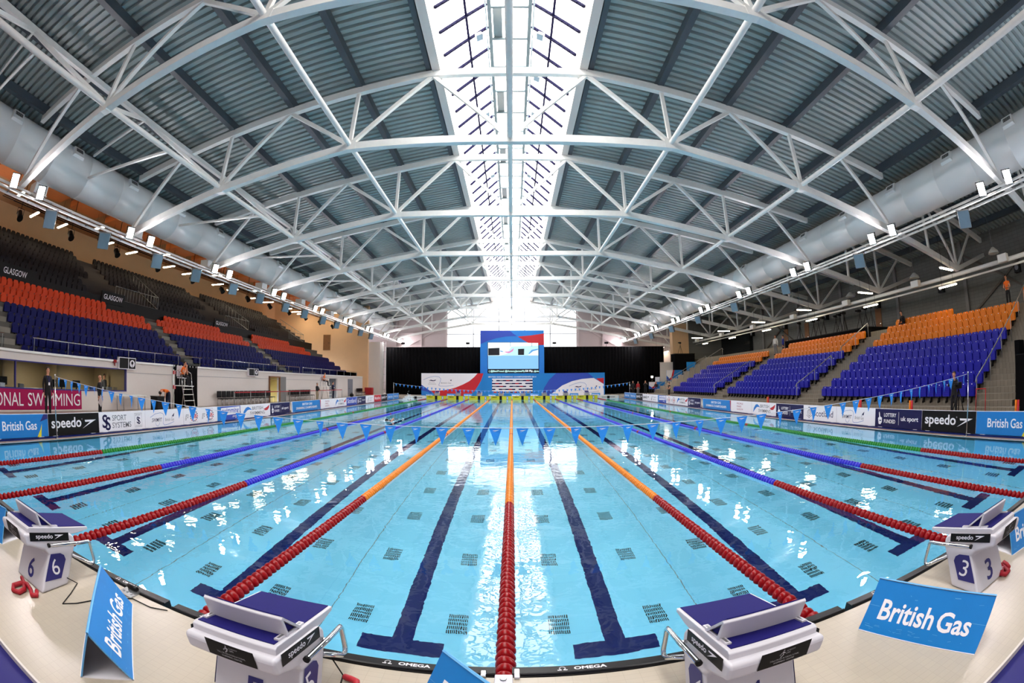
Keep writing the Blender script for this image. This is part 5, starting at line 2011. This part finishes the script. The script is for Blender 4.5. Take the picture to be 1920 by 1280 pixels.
def person(label, loc, deg, top, legs, h=1.75, pose='stand', shoes='black', hair='hair_dark', sleeve='long', badge=False, group=None, lean=0.0, shorts=False, arms=None):
    V, E_, R_, Mt = [], [], [], []

    def v(p, r, m_, par=None):
        V.append(Vector(p))
        R_.append(r)
        Mt.append(m_)
        if par is not None:
            E_.append((par, len(V) - 1))
        return len(V) - 1
    sit = pose == 'sit'
    if pose == 'bend':
        c = [(0, -.08, .93), (0, .06, 1.03), (0, .30, 1.10), (0, .46, 1.06), (0, .52, 1.03), (0, .58, .99), (0, .64, .93), (0, .67, .88)]
        nose = (0, .62, .90)
        sh = [(s * .18, .40, 1.07) for s in (-1, 1)]
        arm = [[(s * .21, .46, .80), (s * .15, .52, .56)] for s in (-1, 1)]
        fd = Vector((0, .1, -1)).normalized()
    elif pose == 'swim':
        c = [(0, -.75, -.22), (0, -.6, -.2), (0, -.35, -.15), (0, -.2, -.1), (0, -.13, -.06), (0, -.05, .0), (0, .03, .04), (0, .07, .06)]
        nose = (0, .02, -.09)
        sh = [(s * .19, -.25, -.09) for s in (-1, 1)]
        arm = [[(-.36, .0, .16), (-.34, .28, .03)], [(.3, -.5, -.2), (.3, -.75, -.25)]]
        fd = Vector((0, 1, -.2)).normalized()
    else:
        dz = -.44 if sit else 0
        ly = lean
        c = [(0, 0, .94 + dz), (0, .02 * ly, 1.08 + dz), (0, .10 * ly + .01, 1.29 + dz), (0, .22 * ly - .005, 1.455 + dz), (0, .25 * ly + .005, 1.52 + dz), (0, .29 * ly + .02, 1.60 + dz), (0, .30 * ly + .012, 1.69 + dz), (0, .29 * ly, 1.735 + dz)]
        nose = (0, c[5][1] + .098, c[5][2] + .03)
        sh = [(s * .18, c[3][1], 1.41 + dz) for s in (-1, 1)]
        fd = Vector((0, .12, -1)).normalized()
        if arms == 'front':
            arm = [[(s * .25, .06, 1.13 + dz), (s * .09, .27, 1.08 + dz)] for s in (-1, 1)]
            fd = Vector((0, 1, .1)).normalized()
        elif arms == 'camera':
            arm = [[(s * .26, .2, 1.2 + dz), (s * .12, .38, 1.42 + dz)] for s in (-1, 1)]
            fd = Vector((0, 1, .3)).normalized()
        elif arms == 'chin':
            arm = [[(s * .2, .30, 1.04 + dz), (s * .05, .29 * ly + .12, 1.45 + dz)] for s in (-1, 1)]
            fd = Vector((0, 0, 1))
        elif sit:
            arm = [[(s * .24, .06, 1.13 + dz), (s * .14, .32, 1.05 + dz)] for s in (-1, 1)]
            fd = Vector((0, 1, -.2)).normalized()
        else:
            arm = [[(s * .235, -.03, 1.13), (s * .245, .03, .87)] for s in (-1, 1)]
    rad = [.135, .132, .152, .078, .05, .078, .086, .045]
    mm = [legs, top, top, top, 'skin', 'skin', 'skin', 'skin']
    ids = []
    for k in range(8):
        ids.append(v(c[k], rad[k], mm[k], ids[-1] if ids else None))
    v(nose, .016, 'skin', ids[5])
    hd = Vector(c[5])
    for s in (-1, 1):
        v(hd + Vector((s * .088, -.012, .03)), .014, 'skin', ids[5])
    for s, si in ((-1, 0), (1, 1)):
        a = v(sh[si], .066, top, ids[2] if pose != 'bend' else ids[2])
        b = v(arm[si][0], .052 if sleeve == 'long' else .042, top if sleeve == 'long' else 'skin', a)
        d = v(arm[si][1], .028, 'skin' if sleeve != 'long' else top, b)
        f = fd if pose != 'swim' else fd
        w_ = Vector(arm[si][1])
        palm = v(w_ + f * .07, .03, 'skin', d)
        side = f.cross(Vector((0, 1, 0)) if abs(f.y) < .8 else Vector((0, 0, 1))).normalized()
        if abs(f.y) < .8:
            side = Vector((0, 1, 0))
            side = (side - f * side.dot(f)).normalized()
        nrm = f.cross(side)
        for q, ln in enumerate((.062, .075, .07, .052)):
            o = side * ((q - 1.5) * .02)
            k1 = v(w_ + f * (.07 + ln * .55) + o, .0095, 'skin', palm)
            v(w_ + f * (.07 + ln) + o * 1.1 - nrm * .018 * s, .008, 'skin', k1)
        t1 = v(w_ + f * .055 + side * .045, .0105, 'skin', palm)
        v(w_ + f * .095 + side * .055, .009, 'skin', t1)
        if pose == 'swim':
            hp = v((s * .09, -.85, -.26), .085, legs, ids[0])
            kn = v((s * .1, -1.25, -.32), .058, 'skin', hp)
            an = v((s * .1, -1.65, -.3), .04, 'skin', kn)
            v((s * .1, -1.85, -.36), .03, 'skin', an)
        elif sit:
            hp = v((s * .1, .05, .49), .088, legs, ids[0])
            kn = v((s * .11, .44, .51), .062, legs, hp)
            an = v((s * .11, .46, .09), .043, legs, kn)
            v((s * .12, .63, .04), .036, shoes, an)
        else:
            hp = v((s * .095, 0, .88), .102, legs, ids[0])
            kn = v((s * .105, .015, .49), .074, legs, hp)
            an = v((s * .11, -.02, .09), .056, 'skin' if shorts else legs, kn)
            v((s * .115, .14, .038), .036, shoes, an)
    k = h / 1.75
    me = bpy.data.meshes.new('person')
    me.from_pydata([tuple(p * k) for p in V], E_, [])
    o = bpy.data.objects.new('person', me)
    COL.objects.link(o)
    md = o.modifiers.new('skin', 'SKIN')
    md.use_smooth_shade = True
    md.branch_smoothing = 0.3
    for q, sv in enumerate(me.skin_vertices[0].data):
        sv.radius = (R_[q] * k, R_[q] * k)
        sv.use_root = q == 0
    o.modifiers.new('sub', 'SUBSURF').levels = 1
    o.modifiers['sub'].render_levels = 1
    o.location = loc
    o.rotation_euler = (0, 0, math.radians(deg))
    tag(o, label, 'person', group)
    # hair, eyes, badge
    hc = Vector(c[6]) * k
    up_ = (Vector(c[7]) - Vector(c[5])).normalized()
    fw = (Vector(nose) - Vector(c[5]))
    fw = (fw - up_ * fw.dot(up_)).normalized()
    hm = M()
    n, rg = 12, 7
    sx = up_.cross(fw)
    vs = []
    for j in range(rg + 1):
        t_ = PI * .62 * j / rg
        for q in range(n):
            a = 2 * PI * q / n
            cut = 1.0 - .42 * max(0, math.cos(a))
            tt = t_ * cut
            p = (up_ * math.cos(tt) * .088 + (fw * math.cos(a) + sx * math.sin(a)) * math.sin(tt) * .098) * k
            vs.append(hc + p - fw * .012 * k)
    hm.add(vs, [((j + 1) * n + q, (j + 1) * n + (q + 1) % n, j * n + (q + 1) % n, j * n + q) for j in range(rg) for q in range(n)], hair, True)
    ho = hm.obj('hair', o)
    for s in (-1, 1):
        e = hd * k + (sx * s * .032 + fw * .074 + up_ * .045) * k
        M().ball(e, .011 * k, 'black', 6, 4).obj('eye', o)
    mo = hd * k + (fw * .078 - up_ * .01) * k
    M().ball(mo, .018 * k, 'cloth_red', 8, 4, (1.2, .5, .35)).obj('mouth', o)
    if badge:
        M().box((-.04, .148 * k, 1.12 * k), (.04, .156 * k, 1.22 * k), 'sign_white').obj('badge', o)
        M().tube([(-.07, .10 * k, 1.44 * k), (0, .155 * k, 1.22 * k), (.07, .10 * k, 1.44 * k)], .006, 'cloth_blue', 5).obj('lanyard', o)
    PEOPLE.append((o, [(p * k) for p in V], Mt, E_))
    return o


person('person in black jacket with white badge standing behind the speedo board', (-16.9, 6.96, .2), -90, 'cloth_black', 'cloth_black', 1.79, badge=True)
person('bald person in black jacket holding white paper beside the magenta banner', (-17.0, 10.15, .2), -60, 'cloth_black', 'cloth_black', 1.60, hair='skin')
person('person in grey-blue shirt standing inside the control room', (-20.4, 12.98, .2), -80, 'cloth_grey', 'cloth_navy', 1.64)
person('lifeguard in orange top sitting chin on hands on the near high chair', (-16.85, 16.1, 1.47), -75, 'cloth_orange', 'cloth_black', 1.68, 'sit', lean=.7, sleeve='short', arms='chin', group='lifeguards')
person('person in orange top bending over a black crate beside the lifeguard chair', (-16.85, 14.95, .2), 180, 'cloth_orange', 'cloth_navy', 1.72, 'bend', sleeve='short', group='lifeguards')
person('lifeguard in orange top sitting on the further high chair', (-16.75, 35.6, 1.47), -80, 'cloth_orange', 'cloth_black', 1.62, 'sit', lean=.4, sleeve='short', group='lifeguards')
person('grey-haired person in black jacket and pale trousers by the red belt', (-16.4, 33.4, .2), -95, 'cloth_black', 'cloth_khaki', 1.58, hair='hair_grey', arms='front')
person('person in navy with white badge standing by the far doorway', (-17.4, 39.4, .2), -95, 'cloth_navy', 'cloth_navy', 1.66, arms='front', badge=True)
person('person in orange top and dark trousers standing above the amber seats', (26.0, 8.85, 4.66), 95, 'cloth_orange', 'cloth_black', 1.80, sleeve='short', arms='front')
person('person in orange top on the stairs at the very edge of the picture', (23.75, 6.5, 3.9), 95, 'cloth_orange', 'cloth_black', 1.72, sleeve='short')
person('person in dark clothes sitting alone among the top amber seats', (23.93, 16.9, 4.28), 90, 'cloth_black', 'cloth_navy', 1.66, 'sit', lean=.6)
person('person in white shirt standing on the stairs between amber blocks', (23.0, 32.1, 3.84), 120, 'cloth_white', 'cloth_grey', 1.74)
person('person in dark blue standing beside the white-shirted one on the stairs', (23.4, 31.4, 3.84), 60, 'cloth_blue', 'cloth_navy', 1.66)
person('dark-clothed camera operator behind the right flag post', (15.85, 7.55, .2), 110, 'cloth_black', 'cloth_black', 1.60, arms='camera')
person('person in black beside the dazzling lamp at the far end', (14.9, 52.3, .3), 170, 'cloth_black', 'cloth_black', 1.68)
person('person in red jacket and grey trousers at the far end', (15.5, 52.1, .3), 185, 'cloth_red', 'cloth_grey', 1.60)
person('person in black in front of the white roller banner', (16.4, 51.9, .3), 170, 'cloth_black', 'cloth_black', 1.68, arms='camera')
person('person in dark top sitting low by the lowest blue hoarding', (17.3, 50.3, .62), 150, 'cloth_black', 'cloth_blue', 1.6, 'sit')
person('person in black shirt and shorts standing before the third blue block', (15.65, 41.0, .2), 100, 'cloth_black', 'cloth_black', 1.55, sleeve='short', shorts=True, arms='front')
person('swimmer with a dark cap doing front crawl beside a blue rope', (-6.4, 20.4, -.02), 176, 'skin', 'cloth_navy', 1.75, 'swim', hair='cloth_black')
person('swimmer with one arm raised in white spray near the far wall', (-11.2, 45.9, -.02), 160, 'skin', 'cloth_navy', 1.75, 'swim')
dgp = bpy.context.evaluated_depsgraph_get()
dgp.update()
new = []
for o, V, Mt, E_ in PEOPLE:
    me = bpy.data.meshes.new_from_object(o.evaluated_get(dgp))
    new.append(me)
for (o, V, Mt, E_), me in zip(PEOPLE, new):
    o.modifiers.clear()
    me.name = 'person'
    me.materials.clear()
    names = sorted(set(Mt))
    for nm in names:
        me.materials.append(MATS[nm])
    idx = []
    for p in me.polygons:
        c = p.center
        best, bd = 0, 1e9
        for a, b in E_:
            A_, B2 = V[a], V[b]
            ab = B2 - A_
            t_ = max(0, min(1, (c - A_).dot(ab) / max(ab.length_squared, 1e-9)))
            d = (c - A_ - ab * t_).length
            # the far joint of a bone carries its cloth
            if d < bd - 1e-6:
                bd, best = d, (b if t_ > .35 else a)
        idx.append(names.index(Mt[best]))
    me.polygons.foreach_set('material_index', idx)
    me.polygons.foreach_set('use_smooth', [True] * len(idx))
    o.data = me
# small things people hold, spray round the swimmers
m = M().box((-.15, -.004, -.2), (.15, .004, .2), 'sign_white', Matrix.Rotation(.6, 4, 'Y'))
tag(m.obj('paper_sheet', loc=(-16.72, 10.0, .78)), 'white paper sheet held low by the bald person', 'paper')
t = thing('video_tripod', 'black camera on a tripod before the operator by the right flag post', 'camera', (15.35, 7.0, .2))
for a in (.5, 2.6, 4.7):
    M().tube([(0, 0, 1.0), (.38 * math.cos(a), .38 * math.sin(a), 0)], .024, 'black', 6).obj('leg', t)
M().box((-.2, -.09, 1.02), (.14, .09, 1.24), 'black').obj('camera_body', t, bevel=.01)
M().lathe([(.05, -.36), (.065, -.34), (.05, -.2)], 'black', 10, 'X', (0, 0, 1.13)).obj('lens', t)
m = M()
rr = random.Random(11)
for q in range(150):
    a, r, z = rr.uniform(0, 2 * PI), abs(rr.gauss(0, .38)), abs(rr.gauss(0, .34))
    m.ball((-11.2 + r * math.cos(a), 46.0 + r * math.sin(a), .02 + z * max(0, 1 - r)), rr.uniform(.015, .06), 'foam', 6, 4, (1, 1, rr.uniform(.6, 1.6)))
for q in range(60):
    m.ball((-11.2 + rr.gauss(0, .6), 46.0 + rr.gauss(0, .5), .005), rr.uniform(.04, .12), 'foam', 7, 4, (1, 1, .12))
tag(m.obj('water_spray'), 'white spray thrown up round the far swimmer', 'spray', kind='stuff')
m = M()
for q in range(70):
    m.ball((-6.4 + rr.gauss(0, .35), 20.6 + rr.gauss(0, .6), .004), rr.uniform(.02, .07), 'foam', 7, 4, (1, 1, .12))
tag(m.obj('water_foam'), 'thin white foam round the swimmer in the dark cap', 'foam', kind='stuff')

# fittings over the amber-topped stand
bx = thing('wall_speaker_box', 'x', 'loudspeaker')
M().box((-.2, -.36, -.2), (.15, .36, .22), 'white_paint').obj('case', bx, bevel=.02)
M().box((-.206, -.3, -.16), (-.2, .3, .18), 'steel_white').obj('front_cover', bx)
M().box((.14, -.06, -.08), (.26, .06, -.02), 'steel_dull').obj('bracket', bx)
hb = thing('high_bay_lamp', 'x', 'ceiling lamp')
M().lathe([(.42, -.16), (.36, -.02), (.16, .14), (.1, .2)], 'steel_white', 16).obj('shade', hb)
M().tube([(0, 0, .18), (0, 0, 2.0)], .015, 'steel_dull', 6).obj('rod', hb)
sk = thing('black_speaker', 'x', 'loudspeaker')
M().box((-.22, -.25, -.3), (.2, .25, .3), 'black').obj('case', sk, bevel=.02)
M().lathe([(.17, -.235), (.17, -.222)], 'grey_text', 14, 'X').obj('cone', sk)
for k in range(8):
    y = TY[k] + 3.6
    for src, loc, lab, g in ((bx, (24.2, y, 6.99), f'white speaker box fixed to the double tube after the {nth(k)} truss, {STAND_R}', 'white boxes over the amber-topped stand'),
                             (hb, (26.3, TY[k] + 5.2, 8.0), f'pale high-bay lamp hung behind the {nth(k)} truss over the {STAND_R}', 'high-bay lamps over the amber-topped stand'),
                             (sk, (29.18, TY[k] + 4.6, 7.25), f'black speaker high on the grey block wall after the {nth(k)} truss', 'black speakers on the grey wall')):
        if k == 0:
            src.location, src['label'], src['group'] = loc, lab, g
        else:
            dup(src, loc, None, lab, g)
# branch boxes under the duct of the orange-banded stand
for k in range(8):
    t = thing('duct_branch', f'white square duct branch below the round duct after the {nth(k)} truss, orange-banded side', 'duct', (-19.9, TY[k] + 1.9, 9.05), group='white duct branches')
    M().box((-.35, -.42, 0), (.35, .42, .47), 'duct').obj('box', t, bevel=.02)
    M().box((-.38, -.45, -.03), (.38, .45, .02), 'steel_white').obj('flange', t)
# cable trays slung under the soffit
for k, (x, z) in enumerate(((-22.6, 9.35), (-25.2, 10.2))):
    t = thing('cable_tray', f'thin dark cable tray running the length of the {STAND_L}, ' + ('lower of the two' if k == 0 else 'upper of the two'), 'cable tray', (x, 0, z), group='cable trays')
    for dx in (-.15, .15):
        M().tube([(dx, 6, 0), (dx, 53.7, 0)], .022, 'black', 6).obj('rail', t)
    for q in range(16):
        M().tube([(-.15, 7 + 3 * q, 0), (.15, 7 + 3 * q, 0)], .015, 'black', 5).obj('rung', t)
